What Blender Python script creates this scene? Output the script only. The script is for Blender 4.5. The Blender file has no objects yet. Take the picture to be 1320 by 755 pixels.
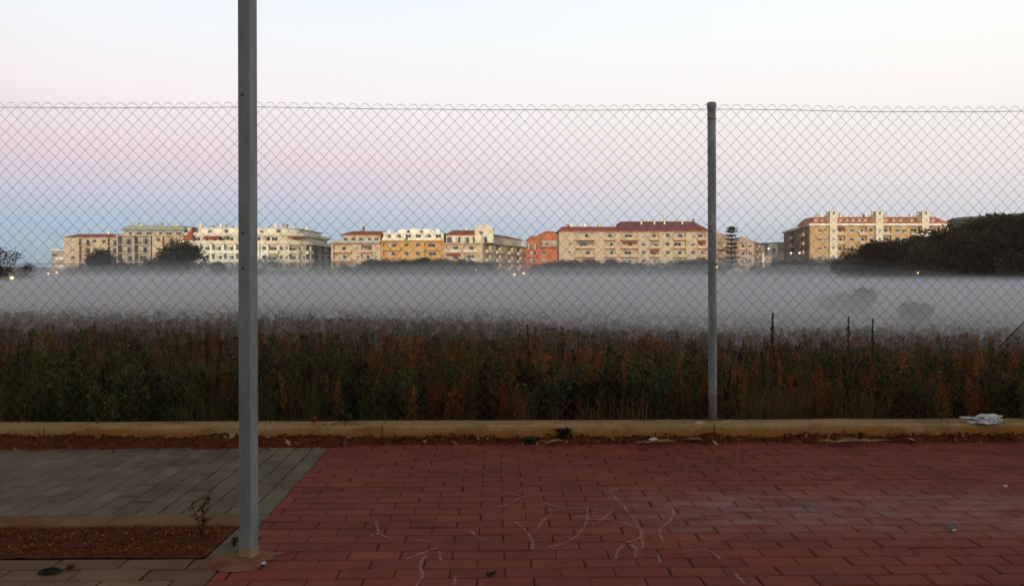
import bpy, math, random
import numpy as np
from mathutils import Vector, Matrix, noise as mn
random.seed(7); rng = np.random.default_rng(7)
S = bpy.context.scene; COL = S.collection
F = 1056.0; EYE = 1.29; PITCH = math.atan(22.5 / F); TH = math.radians(1.2)

# ------------------------------------------------------------------ view geometry
def ray(px, py):
    x, y = (px - 660) / F, (377.5 - py) / F
    c, s = math.cos(PITCH), math.sin(PITCH)
    return Vector((x, c + y * s, y * c - s))
def at(px, py, Y):
    d = ray(px, py); return Vector((0, 0, EYE)) + d * (Y / d.y)
def G(px, py, z=0.0):
    d = ray(px, py); t = (z - EYE) / d.z; return Vector((0, 0, EYE)) + d * t
def rot(u, v): return (u * math.cos(TH) - v * math.sin(TH), u * math.sin(TH) + v * math.cos(TH))
def inv(x, y): return (x * math.cos(TH) + y * math.sin(TH), -x * math.sin(TH) + y * math.cos(TH))
def GUV(px, py, z=0.0):
    p = G(px, py, z); return inv(p.x, p.y)

# ------------------------------------------------------------------ node helpers
def N(nt, typ, **kw):
    n = nt.nodes.new(typ)
    for k, v in kw.items(): setattr(n, k, v)
    return n
def L(nt, a, b): nt.links.new(a, b)
def new_mat(name):
    m = bpy.data.materials.new(name); m.use_nodes = True
    nt = m.node_tree; b = nt.nodes['Principled BSDF']; return m, nt, b
def setc(sock, c): sock.default_value = (c[0], c[1], c[2], 1)
def rampn(nt, stops, interp='LINEAR'):
    r = N(nt, 'ShaderNodeValToRGB'); e = r.color_ramp.elements; r.color_ramp.interpolation = interp
    while len(e) > 1: e.remove(e[-1])
    e[0].position = stops[0][0]; c = stops[0][1]; e[0].color = (*c, 1) if len(c) == 3 else c
    for p, c in stops[1:]:
        k = e.new(p); k.color = (*c, 1) if len(c) == 3 else c
    return r
def mixc(nt, fac, a, b, mode='MIX'):
    m = N(nt, 'ShaderNodeMix', data_type='RGBA', blend_type=mode)
    for sk, v in ((m.inputs[0], fac), (m.inputs[6], a), (m.inputs[7], b)):
        if hasattr(v, 'is_output'): L(nt, v, sk)
        elif isinstance(v, (int, float)): sk.default_value = v
        else: sk.default_value = (*v, 1)
    return m.outputs[2]
def noise_n(nt, scale, detail=4, rough=.6, vec=None, dim=None):
    n = N(nt, 'ShaderNodeTexNoise'); n.inputs['Scale'].default_value = scale
    n.inputs['Detail'].default_value = detail; n.inputs['Roughness'].default_value = rough
    if vec is not None: L(nt, vec, n.inputs['Vector'])
    return n.outputs['Fac']
def coords(nt, scale=None):
    t = N(nt, 'ShaderNodeTexCoord').outputs['Object']
    if scale:
        m = N(nt, 'ShaderNodeMapping'); m.inputs['Scale'].default_value = scale; L(nt, t, m.inputs[0]); t = m.outputs[0]
    return t
def mat_noise(name, c1, c2, scale=3, rough=.85, bump=0.0, bscale=40, dist=.01, metal=0, spec=.12, attr=False, stretch=None, c3=None, s3=.5, t3=(.55, .7)):
    m, nt, b = new_mat(name); v = coords(nt, stretch)
    f = noise_n(nt, scale, 5, .65, v)
    r = rampn(nt, [(.35, (0, 0, 0)), (.65, (1, 1, 1))]); L(nt, f, r.inputs[0])
    c = mixc(nt, r.outputs[0], c1, c2)
    if c3 is not None:
        f3 = noise_n(nt, s3, 5, .7, v); r3 = rampn(nt, [(t3[0], (0, 0, 0)), (t3[1], (1, 1, 1))]); L(nt, f3, r3.inputs[0])
        c = mixc(nt, r3.outputs[0], c, c3)
    if attr:
        a = N(nt, 'ShaderNodeAttribute', attribute_name='var'); c = mixc(nt, 1.0, c, a.outputs['Color'], 'MULTIPLY')
    L(nt, c, b.inputs['Base Color']); b.inputs['Roughness'].default_value = rough
    b.inputs['Metallic'].default_value = metal; b.inputs['Specular IOR Level'].default_value = spec
    if bump:
        bn = N(nt, 'ShaderNodeBump'); bn.inputs['Strength'].default_value = bump; bn.inputs['Distance'].default_value = dist
        L(nt, noise_n(nt, bscale, 6, .7, v), bn.inputs['Height']); L(nt, bn.outputs[0], b.inputs['Normal'])
    return m
def mat_attr(name, rough=.9, spec=.15, trans=0.0):
    m, nt, b = new_mat(name); a = N(nt, 'ShaderNodeAttribute', attribute_name='var')
    L(nt, a.outputs['Color'], b.inputs['Base Color']); b.inputs['Roughness'].default_value = rough
    b.inputs['Specular IOR Level'].default_value = spec
    if trans:
        t = N(nt, 'ShaderNodeBsdfTranslucent'); L(nt, a.outputs['Color'], t.inputs[0])
        mx = N(nt, 'ShaderNodeMixShader'); mx.inputs[0].default_value = trans
        L(nt, b.outputs[0], mx.inputs[1]); L(nt, t.outputs[0], mx.inputs[2])
        L(nt, mx.outputs[0], nt.nodes['Material Output'].inputs[0])
    return m
def mat_emit(name, c, s):
    m, nt, b = new_mat(name); setc(b.inputs['Base Color'], (.3, .3, .3)); setc(b.inputs['Emission Color'], c); b.inputs['Emission Strength'].default_value = s
    return m

# ------------------------------------------------------------------ mesh builder
class MB:
    def __init__(s): s.v = []; s.f = []; s.m = []; s.c = []
    def poly(s, pts, mi=0, c=(1, 1, 1)):
        n = len(s.v); s.v += [tuple(p) for p in pts]; s.f.append(list(range(n, n + len(pts)))); s.m.append(mi); s.c.append(c)
    def box(s, x0, x1, y0, y1, z0, z1, mi=0, c=(1, 1, 1), M=None):
        p = [Vector(q) for q in ((x0, y0, z0), (x1, y0, z0), (x1, y1, z0), (x0, y1, z0), (x0, y0, z1), (x1, y0, z1), (x1, y1, z1), (x0, y1, z1))]
        if M is not None: p = [M @ q for q in p]
        n = len(s.v); s.v += [tuple(q) for q in p]
        for q in ((0, 3, 2, 1), (4, 5, 6, 7), (0, 1, 5, 4), (1, 2, 6, 5), (2, 3, 7, 6), (3, 0, 4, 7)):
            s.f.append([n + i for i in q]); s.m.append(mi); s.c.append(c)
    def prism(s, poly, z0, z1, inset=0.0, mi=0, c=(1, 1, 1), top=None):
        # poly CCW xy; optional bevelled top edge; top: list of z offsets
        k = len(poly); cx = sum(p[0] for p in poly) / k; cy = sum(p[1] for p in poly) / k; n = len(s.v)
        s.v += [(p[0], p[1], z0) for p in poly]
        tz = top or [0] * k
        if inset:
            s.v += [(p[0], p[1], z1 - inset * .8 + tz[i]) for i, p in enumerate(poly)]
            q = []
            for i, p in enumerate(poly):
                dx, dy = cx - p[0], cy - p[1]
                q.append((p[0] + math.copysign(min(inset, abs(dx) * .5), dx), p[1] + math.copysign(min(inset, abs(dy) * .5), dy), z1 + tz[i]))
            s.v += q; rings = 3
        else:
            s.v += [(p[0], p[1], z1 + tz[i]) for i, p in enumerate(poly)]; rings = 2
        for r in range(rings - 1):
            for i in range(k):
                j = (i + 1) % k; a = n + r * k
                s.f.append([a + i, a + j, a + k + j, a + k + i]); s.m.append(mi); s.c.append(c)
        s.f.append([n + (rings - 1) * k + i for i in range(k)]); s.m.append(mi); s.c.append(c)
        s.f.append([n + i for i in range(k)][::-1]); s.m.append(mi); s.c.append(c)
    def tube(s, pts, r, seg=8, mi=0, c=(1, 1, 1), cap=True):
        pts = [Vector(p) for p in pts]; rr = r if isinstance(r, (list, tuple)) else [r] * len(pts); n = len(s.v)
        for i, p in enumerate(pts):
            d = (pts[min(i + 1, len(pts) - 1)] - pts[max(i - 1, 0)]).normalized()
            a = d.cross(Vector((0, 0, 1)) if abs(d.z) < .9 else Vector((1, 0, 0))).normalized(); b = d.cross(a)
            for k in range(seg):
                t = 2 * math.pi * k / seg; s.v.append(tuple(p + (a * math.cos(t) + b * math.sin(t)) * rr[i]))
        for i in range(len(pts) - 1):
            for k in range(seg):
                j = (k + 1) % seg; s.f.append([n + i * seg + k, n + (i + 1) * seg + k, n + (i + 1) * seg + j, n + i * seg + j]); s.m.append(mi); s.c.append(c)
        if cap:
            s.f.append([n + k for k in range(seg)]); s.m.append(mi); s.c.append(c)
            e = n + (len(pts) - 1) * seg; s.f.append([e + k for k in range(seg)][::-1]); s.m.append(mi); s.c.append(c)
    def mesh(s, name, mats, smooth=False, color=False):
        me = bpy.data.meshes.new(name); me.from_pydata(s.v, [], s.f)
        for m in (mats if isinstance(mats, (list, tuple)) else [mats]): me.materials.append(m)
        me.polygons.foreach_set('material_index', s.m)
        if smooth: me.polygons.foreach_set('use_smooth', [True] * len(s.f))
        if color:
            a = me.color_attributes.new('var', 'FLOAT_COLOR', 'CORNER'); arr = []
            for f, c in zip(s.f, s.c): arr += [c[0], c[1], c[2], 1] * len(f)
            a.data.foreach_set('color', arr)
        me.update(); return me
    def obj(s, name, mats, parent=None, **kw): return link(name, s.mesh(name, mats, **kw), parent)
def link(name, data, parent=None, loc=None, rz=None):
    o = bpy.data.objects.new(name, data); COL.objects.link(o)
    if parent: o.parent = parent
    if loc is not None: o.location = loc
    if rz is not None: o.rotation_euler[2] = rz
    return o
def tag(o, label=None, cat=None, group=None, kind=None):
    if label: o['label'] = label
    if cat: o['category'] = cat
    if group: o['group'] = group
    if kind: o['kind'] = kind
    return o
def thing(name, label, cat, loc=(0, 0, 0), rz=0, group=None):
    return tag(link(name, None, None, loc, rz), label, cat, group)
def tri_mesh(name, V, C, mat, quads=False):
    """V: (n,3|4,3) faces, C: (n,3) colours"""
    k = V.shape[1]; n = V.shape[0]; me = bpy.data.meshes.new(name)
    me.vertices.add(n * k); me.vertices.foreach_set('co', V.reshape(-1).astype(np.float32))
    me.loops.add(n * k); me.loops.foreach_set('vertex_index', np.arange(n * k, dtype=np.int32))
    me.polygons.add(n); me.polygons.foreach_set('loop_start', np.arange(0, n * k, k, dtype=np.int32))
    a = me.color_attributes.new('var', 'FLOAT_COLOR', 'CORNER')
    cc = np.ones((n, k, 4), np.float32); cc[:, :, :3] = C[:, None, :]
    a.data.foreach_set('color', cc.reshape(-1)); me.materials.append(mat); me.update(); me.validate(); return me

# ------------------------------------------------------------------ camera, world, sun
cam = bpy.data.cameras.new('camera'); cam.lens = 36 * F / 1320; cam.sensor_width = 36; cam.clip_end = 8000; cam.clip_start = .05
co = link('camera', cam, loc=(0, 0, EYE)); co.rotation_euler = (math.pi / 2 - PITCH, 0, 0); S.camera = co
S.view_settings.view_transform = 'Standard'; S.view_settings.look = 'None'; S.view_settings.exposure = 0; S.view_settings.gamma = 1
S.cycles.use_denoising = True; S.cycles.volume_bounces = 3; S.cycles.max_bounces = 6; S.cycles.diffuse_bounces = 3
S.cycles.transparent_max_bounces = 8; S.cycles.volume_max_steps = 64
S.cycles.sample_clamp_indirect = 4

SUN_EL, SUN_A = math.radians(3.5), math.radians(8)     # behind the camera, a little to the left
W = bpy.data.worlds.new('World'); S.world = W; W.use_nodes = True; nt = W.node_tree; bg = nt.nodes['Background']
sky = N(nt, 'ShaderNodeTexSky', sky_type='NISHITA'); sky.sun_disc = False; sky.sun_elevation = SUN_EL; sky.sun_rotation = math.pi + SUN_A
sky.air_density = 1.2; sky.dust_density = 2.0; sky.ozone_density = 2.0
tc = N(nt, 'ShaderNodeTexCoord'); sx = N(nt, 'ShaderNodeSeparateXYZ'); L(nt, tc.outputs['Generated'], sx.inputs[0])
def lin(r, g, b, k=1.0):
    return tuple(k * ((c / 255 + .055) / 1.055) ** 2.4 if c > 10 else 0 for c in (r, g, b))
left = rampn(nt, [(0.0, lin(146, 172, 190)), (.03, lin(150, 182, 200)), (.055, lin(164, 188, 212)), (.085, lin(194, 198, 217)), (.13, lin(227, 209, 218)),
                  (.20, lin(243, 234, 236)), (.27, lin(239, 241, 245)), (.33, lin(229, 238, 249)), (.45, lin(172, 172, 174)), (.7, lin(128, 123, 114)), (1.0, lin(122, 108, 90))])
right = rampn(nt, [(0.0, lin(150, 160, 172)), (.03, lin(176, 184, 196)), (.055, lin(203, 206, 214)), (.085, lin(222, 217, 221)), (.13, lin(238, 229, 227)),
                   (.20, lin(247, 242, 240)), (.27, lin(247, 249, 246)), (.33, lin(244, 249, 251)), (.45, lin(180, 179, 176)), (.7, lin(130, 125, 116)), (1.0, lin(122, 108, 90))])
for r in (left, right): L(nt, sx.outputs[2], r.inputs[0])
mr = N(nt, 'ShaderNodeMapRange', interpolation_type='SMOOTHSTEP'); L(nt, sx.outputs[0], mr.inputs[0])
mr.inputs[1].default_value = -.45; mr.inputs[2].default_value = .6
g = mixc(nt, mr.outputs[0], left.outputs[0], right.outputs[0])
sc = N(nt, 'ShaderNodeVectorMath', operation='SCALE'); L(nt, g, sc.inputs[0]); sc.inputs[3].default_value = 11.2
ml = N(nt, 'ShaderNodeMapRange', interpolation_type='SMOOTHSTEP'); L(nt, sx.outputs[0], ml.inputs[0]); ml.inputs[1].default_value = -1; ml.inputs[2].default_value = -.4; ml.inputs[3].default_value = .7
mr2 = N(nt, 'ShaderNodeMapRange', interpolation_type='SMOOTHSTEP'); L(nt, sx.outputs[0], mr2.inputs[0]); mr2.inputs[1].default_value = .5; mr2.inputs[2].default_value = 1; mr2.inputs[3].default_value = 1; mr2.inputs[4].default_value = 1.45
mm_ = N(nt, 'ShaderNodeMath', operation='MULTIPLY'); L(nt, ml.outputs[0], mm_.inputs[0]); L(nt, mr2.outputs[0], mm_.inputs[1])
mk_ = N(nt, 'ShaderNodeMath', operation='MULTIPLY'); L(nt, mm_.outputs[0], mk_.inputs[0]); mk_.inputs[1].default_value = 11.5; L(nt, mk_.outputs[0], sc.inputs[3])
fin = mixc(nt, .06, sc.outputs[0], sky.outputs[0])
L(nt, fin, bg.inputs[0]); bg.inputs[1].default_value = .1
sun = bpy.data.lights.new('sun', 'SUN'); sun.energy = 4.2; sun.angle = math.radians(.5); sun.color = (1, .83, .62)
so = link('sun', sun, loc=(0, -50, 80))
sd = Vector((-math.sin(SUN_A) * math.cos(SUN_EL), -math.cos(SUN_A) * math.cos(SUN_EL), math.sin(SUN_EL)))
so.rotation_euler = (-sd).to_track_quat('-Z', 'Y').to_euler()

# ------------------------------------------------------------------ materials
M = {}
M['brick'] = None
def brick_mat():
    m, nt, b = new_mat('red paver'); v = coords(nt)
    a = N(nt, 'ShaderNodeAttribute', attribute_name='var')
    f1 = noise_n(nt, 1.1, 6, .65, v); r1 = rampn(nt, [(.35, (.185, .043, .033)), (.65, (.25, .064, .044))]); L(nt, f1, r1.inputs[0])
    c = mixc(nt, 1.0, r1.outputs[0], a.outputs['Color'], 'MULTIPLY')
    # fine grit
    f2 = noise_n(nt, 160, 4, .8, v); r2 = rampn(nt, [(.3, (.72, .72, .72)), (.75, (1.25, 1.25, 1.25))]); L(nt, f2, r2.inputs[0])
    c = mixc(nt, 1.0, c, r2.outputs[0], 'MULTIPLY')
    # pale efflorescence / dust wear: broad streaky patch across the right part, x 0.8..5 y 4.2..5
    sp = N(nt, 'ShaderNodeSeparateXYZ'); L(nt, v, sp.inputs[0])
    def gate(sock, a0, a1, b0, b1):
        m1 = N(nt, 'ShaderNodeMapRange', interpolation_type='SMOOTHSTEP'); L(nt, sock, m1.inputs[0]); m1.inputs[1].default_value = a0; m1.inputs[2].default_value = a1
        m2 = N(nt, 'ShaderNodeMapRange', interpolation_type='SMOOTHSTEP'); L(nt, sock, m2.inputs[0]); m2.inputs[1].default_value = b0; m2.inputs[2].default_value = b1
        m2.inputs[3].default_value = 1; m2.inputs[4].default_value = 0
        mm = N(nt, 'ShaderNodeMath', operation='MULTIPLY'); L(nt, m1.outputs[0], mm.inputs[0]); L(nt, m2.outputs[0], mm.inputs[1]); return mm.outputs[0]
    gx = gate(sp.outputs[0], .3, 1.2, 2.6, 4.0); gy = gate(sp.outputs[1], 3.9, 4.35, 4.6, 5.1)
    gg = N(nt, 'ShaderNodeMath', operation='MULTIPLY'); L(nt, gx, gg.inputs[0]); L(nt, gy, gg.inputs[1])
    f3 = noise_n(nt, 3.5, 6, .75, coords(nt, (.8, 2.2, 1))); r3 = rampn(nt, [(.38, (0, 0, 0)), (.75, (1, 1, 1))]); L(nt, f3, r3.inputs[0])
    g2 = N(nt, 'ShaderNodeMath', operation='MULTIPLY'); L(nt, gg.outputs[0], g2.inputs[0]); L(nt, r3.outputs[0], g2.inputs[1])
    f4 = noise_n(nt, 6, 7, .8, coords(nt, (1, 1.6, 1))); r4 = rampn(nt, [(.56, (0, 0, 0)), (.78, (.55, .55, .55))]); L(nt, f4, r4.inputs[0])
    g3 = N(nt, 'ShaderNodeMath', operation='MULTIPLY_ADD'); L(nt, g2.outputs[0], g3.inputs[0]); g3.inputs[1].default_value = .55
    g4 = N(nt, 'ShaderNodeMath', operation='MULTIPLY'); L(nt, r4.outputs[0], g4.inputs[0]); g4.inputs[1].default_value = .35; L(nt, g4.outputs[0], g3.inputs[2])
    c = mixc(nt, g3.outputs[0], c, (.42, .33, .32))
    # dark grime
    f5 = noise_n(nt, 2.3, 6, .7, v); r5 = rampn(nt, [(.5, (1, 1, 1)), (.75, (.6, .56, .54))]); L(nt, f5, r5.inputs[0])
    c = mixc(nt, 1.0, c, r5.outputs[0], 'MULTIPLY')
    L(nt, c, b.inputs['Base Color']); b.inputs['Roughness'].default_value = .8; b.inputs['Specular IOR Level'].default_value = .14
    bn = N(nt, 'ShaderNodeBump'); bn.inputs['Strength'].default_value = .5; bn.inputs['Distance'].default_value = .004
    L(nt, noise_n(nt, 90, 6, .75, v), bn.inputs['Height']); L(nt, bn.outputs[0], b.inputs['Normal'])
    return m
M['brick'] = brick_mat()
M['grey_paver'] = mat_noise('grey paver', (.118, .102, .078), (.18, .152, .115), 2.2, .85, .5, 80, .004, attr=True, c3=(.13, .075, .048), s3=1.3, t3=(.5, .72))
M['tan_paver'] = mat_noise('tan paver', (.155, .092, .06), (.21, .13, .085), 2.5, .85, .5, 80, .004, attr=True, c3=(.13, .075, .045), s3=2, t3=(.5, .7))
M['kerb'] = mat_noise('kerb concrete', (.15, .085, .04), (.20, .12, .06), 3, .9, .5, 60, .005, c3=(.14, .055, .02), s3=2.2, t3=(.5, .62))
M['soil'] = mat_noise('red soil', (.075, .020, .006), (.15, .042, .011), 14, .95, .8, 50, .02)
M['joint'] = mat_noise('joint sand', (.05, .016, .011), (.085, .03, .02), 20, .95, .5, 80, .01)
M['galv'] = mat_noise('galvanised steel', (.20, .225, .22), (.38, .41, .40), 9, .55, .15, 60, .002, metal=.35, spec=.5, c3=(.16, .13, .10), s3=6, t3=(.62, .8), stretch=(1, 1, .35))
M['pole'] = mat_noise('weathered galvanised pole', (.16, .19, .18), (.27, .31, .295), 7, .6, .15, 50, .002, metal=.25, spec=.4, c3=(.22, .17, .12), s3=5, t3=(.54, .68), stretch=(1, 1, .3))
M['cement'] = mat_noise('cement patch', (.18, .085, .05), (.27, .145, .085), 6, .95, .8, 60, .01, c3=(.13, .05, .03), s3=5, t3=(.5, .65))
M['wire'] = mat_noise('fence wire', (.065, .056, .05), (.12, .11, .10), 3, .6, 0, metal=.3, c3=(.11, .05, .025), s3=1.2)
M['dark'] = mat_noise('dark hole', (.012, .01, .008), (.02, .016, .012), 9)
def wall_mat():
    m, nt, b = new_mat('stained concrete kerb wall'); v = coords(nt)
    f1 = noise_n(nt, 5, 6, .7, v); r1 = rampn(nt, [(.3, (.33, .21, .095)), (.55, (.42, .28, .135)), (.75, (.50, .36, .20))]); L(nt, f1, r1.inputs[0])
    sp = N(nt, 'ShaderNodeSeparateXYZ'); L(nt, v, sp.inputs[0])
    # soil splash band: ochre low on the face
    zz = N(nt, 'ShaderNodeMath', operation='MULTIPLY_ADD'); L(nt, noise_n(nt, 2.6, 6, .7, coords(nt, (1, 1, .2))), zz.inputs[0]); zz.inputs[1].default_value = .16
    sz = N(nt, 'ShaderNodeMath', operation='MULTIPLY'); L(nt, sp.outputs[2], sz.inputs[0]); sz.inputs[1].default_value = -1.0; L(nt, sz.outputs[0], zz.inputs[2])
    r2 = rampn(nt, [(0.0, (0, 0, 0)), (.035, (1, 1, 1))]); zz2 = N(nt, 'ShaderNodeMath', operation='ADD'); L(nt, zz.outputs[0], zz2.inputs[0]); zz2.inputs[1].default_value = .022; L(nt, zz2.outputs[0], r2.inputs[0])
    c = mixc(nt, r2.outputs[0], r1.outputs[0], (.38, .17, .040))
    f3 = noise_n(nt, 3.2, 7, .75, v); r3 = rampn(nt, [(.52, (0, 0, 0)), (.66, (.8, .8, .8))]); L(nt, f3, r3.inputs[0])
    c = mixc(nt, r3.outputs[0], c, (.21, .10, .04))
    f4 = noise_n(nt, 60, 4, .8, v); r4 = rampn(nt, [(.3, (.75, .75, .75)), (.7, (1.2, 1.2, 1.2))]); L(nt, f4, r4.inputs[0])
    c = mixc(nt, 1.0, c, r4.outputs[0], 'MULTIPLY')
    L(nt, c, b.inputs['Base Color']); b.inputs['Roughness'].default_value = .9; b.inputs['Specular IOR Level'].default_value = .2
    bn = N(nt, 'ShaderNodeBump'); bn.inputs['Strength'].default_value = .7; bn.inputs['Distance'].default_value = .008
    L(nt, noise_n(nt, 35, 7, .75, v), bn.inputs['Height']); L(nt, bn.outputs[0], b.inputs['Normal'])
    return m
M['wall'] = wall_mat()
M['field'] = mat_noise('field soil and low growth', (.035, .028, .014), (.075, .05, .028), .6, .95, .6, 8, .05, c3=(.05, .055, .02), s3=.15)
M['leaf'] = mat_attr('leaf', .9, .1, .25)
M['bark'] = mat_noise('bark', (.05, .035, .025), (.09, .065, .045), 5, .95, .6, 20, .03)
M['debris'] = mat_attr('leaf litter', .9, .15, 0)

# ------------------------------------------------------------------ terrain
def sm(t): t = min(1, max(0, t)); return t * t * (3 - 2 * t)
def terr(x, y):
    st = 9.3 - 2.5 * sm((x / max(y, 1) + .35) / .7)
    e = max(0.0, y - st); e = e * e / (e + 2.0); z = -1.9 * (1 - math.exp(-e * (.0195 + .014 * sm((x / max(y, 1) + .1) / .45)))) + 1.6 * sm((y - 215) / 60)
    if y > 6.5: z += .05 * mn.noise(Vector((x * .7, y * .7, 0))) * min(1, (y - 6.5) / 2) 
    if y > 20: z += .12 * mn.noise(Vector((x * .12, y * .12, 3)))
    if y < 6.7: z = -.035
    elif y < 7.2: z = z * (y - 6.7) / .5 + .03
    return z
ys = [-400, -220, -130, -60, -20, -4, 0, 3, 6.4, 6.69] + list(np.arange(6.75, 30, .8)) + list(np.arange(30, 120, 5)) + list(np.arange(120, 330, 12)) + [400, 600, 900, 1400]
xs = [-1400, -900, -500] + list(np.arange(-320, -40, 20)) + list(np.arange(-40, 40, 1.6)) + list(np.arange(40, 321, 20)) + [500, 900, 1400]
b = MB(); nx = len(xs)
for y in ys:
    for x in xs: b.v.append((x, y, terr(x, y)))
for j in range(len(ys) - 1):
    for i in range(nx - 1):
        b.f.append([j * nx + i, j * nx + i + 1, (j + 1) * nx + i + 1, (j + 1) * nx + i]); b.m.append(0); b.c.append((1, 1, 1))
tag(b.obj('ground', M['field'], smooth=True), 'dark weedy field falling away into the mist', kind='structure')

M['hill'] = mat_noise('wooded hillside', (.03, .035, .018), (.06, .055, .03), .05, .95, .8, .4, 2)
def ridge(name, label, pts, depth, base=-2, rough=1.0, seed=0, kind='structure'):
    """long rounded hill whose crest follows pts (x, y, height)"""
    b = MB(); n = len(pts); prof = [(-1, 0), (-.75, .3), (-.45, .68), (-.2, .93), (0, 1), (.25, .9), (.6, .5), (1, 0)]
    rows = []
    sub = []
    for i in range(n - 1):
        for t in np.linspace(0, 1, 9)[:-1]: sub.append([pts[i][k] * (1 - t) + pts[i + 1][k] * t for k in range(3)])
    sub.append(list(pts[-1]))
    for (x, y, h) in sub:
        for (d, k) in prof:
            nz = mn.fractal(Vector((x * .02 + seed, (y + d * depth) * .02, 0)), 1, 2, 4) * rough * h * .12
            b.v.append((x, y + d * depth, base + h * k + (nz if k > .1 else 0)))
    m = len(prof)
    for i in range(len(sub) - 1):
        for j in range(m - 1):
            b.f.append([i * m + j, (i + 1) * m + j, (i + 1) * m + j + 1, i * m + j + 1]); b.m.append(0); b.c.append((1, 1, 1))
    return tag(b.obj(name, M['hill'], smooth=True), label, kind=kind)
# unseen ridge added behind the viewer to keep the low sun off the field
ridge('hill', 'unseen wooded ridge added behind the viewer to shade the field', [(-600, -150, 32), (-300, -150, 34), (0, -150, 34), (300, -150, 33), (600, -150, 32)], 55, rough=.35)
def hp(px, py, Y): p = at(px, py, Y); return (p.x, Y, p.z + 2)
ridge('hill', 'small dark hill far behind the white tower', [hp(900, 350, 800), hp(950, 328, 800), hp(978, 314, 800), hp(1010, 311, 800), hp(1060, 330, 800), hp(1120, 350, 800)], 60, seed=4, rough=.5)
ridge('hill', 'far dark hill behind the right end of the golden block', [hp(1150, 320, 600), hp(1205, 290, 600), hp(1228, 280, 600), hp(1262, 279, 600), hp(1330, 272, 600), hp(1450, 272, 600), hp(1600, 300, 600)], 60, seed=9, rough=.3)
ridge('hill', 'low blue line of far land at the left', [hp(-300, 338, 1150), hp(-60, 341, 1150), hp(30, 344, 1150), hp(110, 346, 1150), hp(430, 350, 1150), hp(700, 349, 1150), hp(900, 350, 1150)], 80, seed=14, rough=.3)

# ------------------------------------------------------------------ pavings
E0, E1, E2 = GUV(423, 578), GUV(330, 680), GUV(262, 755)
def edge_u(v):
    return E0[0] + (E2[0] - E0[0]) * (v - E0[1]) / (E2[1] - E0[1])
def clip(poly, keep):
    """keep(p)>=0 half-plane clip, Sutherland-Hodgman"""
    out = []
    for i in range(len(poly)):
        a, b_ = poly[i], poly[(i + 1) % len(poly)]; fa, fb = keep(a), keep(b_)
        if fa >= 0: out.append(a)
        if fa * fb < 0:
            t = fa / (fa - fb); out.append((a[0] + (b_[0] - a[0]) * t, a[1] + (b_[1] - a[1]) * t))
    return out
def area(p): return abs(sum(p[i][0] * p[(i + 1) % len(p)][1] - p[(i + 1) % len(p)][0] * p[i][1] for i in range(len(p)))) / 2
def lay(mb, u0, u1, v0, v1, bw, bh, gap, keeps, bond, zj, tone, inset=.006, z=0.0):
    r = 0; v = v1
    while v > v0:
        va, vb = v - bh + gap, v; off = (bw / 2 if r % 2 else 0) if bond else 0
        u = u0 + off
        while u < u1:
            j = random.gauss(0, .002)
            poly = [(u + gap + j, va), (u + bw + j, va), (u + bw + j, vb), (u + gap + j, vb)]
            for k in keeps:
                if len(poly) > 2: poly = clip(poly, k)
            if len(poly) > 2 and area(poly) > bw * bh * .04:
                dz = random.gauss(0, zj); tx, ty = random.gauss(0, .008), random.gauss(0, .010)
                cu = sum(p[0] for p in poly) / len(poly); cv = sum(p[1] for p in poly) / len(poly)
                top = [(p[0] - cu) * tx + (p[1] - cv) * ty for p in poly]
                t = tone(cu, cv)
                mb.prism([rot(*p) for p in poly], -.03, z + dz, inset, 0, t, top)
            u += bw
        v -= bh; r += 1
VW = 6.37         # front face of the low wall
VP = 6.30
bb = MB()
def btone(u, v):
    k = random.gauss(1, .055) * (1.0 if random.random() > .05 else random.choice((.8, 1.15))); return (k * random.gauss(1, .01), k * random.gauss(1, .04), k * random.gauss(1, .04))
lay(bb, -3.2, 7.4, -1.0, VP - .02, .24, .117, .0045, [lambda p: p[0] - edge_u(p[1]) - .003], True, .0012, btone)
red = tag(bb.obj('pavement', M['brick'], color=True), 'red brick paving in running bond with chalk scribbles', kind='structure')
KB0, KB1 = GUV(150, 665)[1], GUV(150, 680)[1]      # back kerb of the bed (far, near)
BF = GUV(150, 718)[1]                               # front of the bed
R0, R1 = GUV(303, 680), GUV(262, 718)
def bed_u(v): return R0[0] + (R1[0] - R0[0]) * (v - R0[1]) / (R1[1] - R0[1])
gg = MB()
def gtone(u, v):
    k = random.gauss(1, .09); return (k, k * random.gauss(1, .02), k * random.gauss(1, .03))
def lay_long(mb, keeps, v0, v1, cw=.122, ln=.245, gap=.006):
    # courses run away from the viewer, parallel to the red edge
    s0 = (E0[0] - E2[0]) / (E0[1] - E2[1]); c = 0
    while c * cw < 9:
        ua = -(c + 1) * cw + gap; ub = -c * cw; v = v1 + (ln / 2 if c % 2 else 0)
        while v > v0 - ln:
            va, vb = v - ln + gap, v; poly = [(edge_u(va) + ua, va), (edge_u(va) + ub, va), (edge_u(vb) + ub, vb), (edge_u(vb) + ua, vb)]
            for k in keeps:
                if len(poly) > 2: poly = clip(poly, k)
            if len(poly) > 2 and area(poly) > .0015:
                cu = sum(p[0] for p in poly) / len(poly); cv = sum(p[1] for p in poly) / len(poly); tx, ty = random.gauss(0, .01), random.gauss(0, .012)
                mb.prism([rot(*p) for p in poly], -.03, random.gauss(0, .0014), .007, 0, gtone(cu, cv), [(p[0] - cu) * tx + (p[1] - cv) * ty for p in poly])
            v -= ln
        c += 1
lay_long(gg, [lambda p: p[1] - KB0 - .003, lambda p: 6.16 - p[1], lambda p: p[0] + 7.97], KB0, 6.16)
lay_long(gg, [lambda p: KB0 - .003 - p[1], lambda p: p[1] - BF + .02, lambda p: p[0] - bed_u(p[1]) - .012], BF - .02, KB0)
tag(gg.obj('pavement', M['grey_paver'], color=True), 'grey square pavers left of the red brick', kind='structure')
tt = MB()
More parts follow.
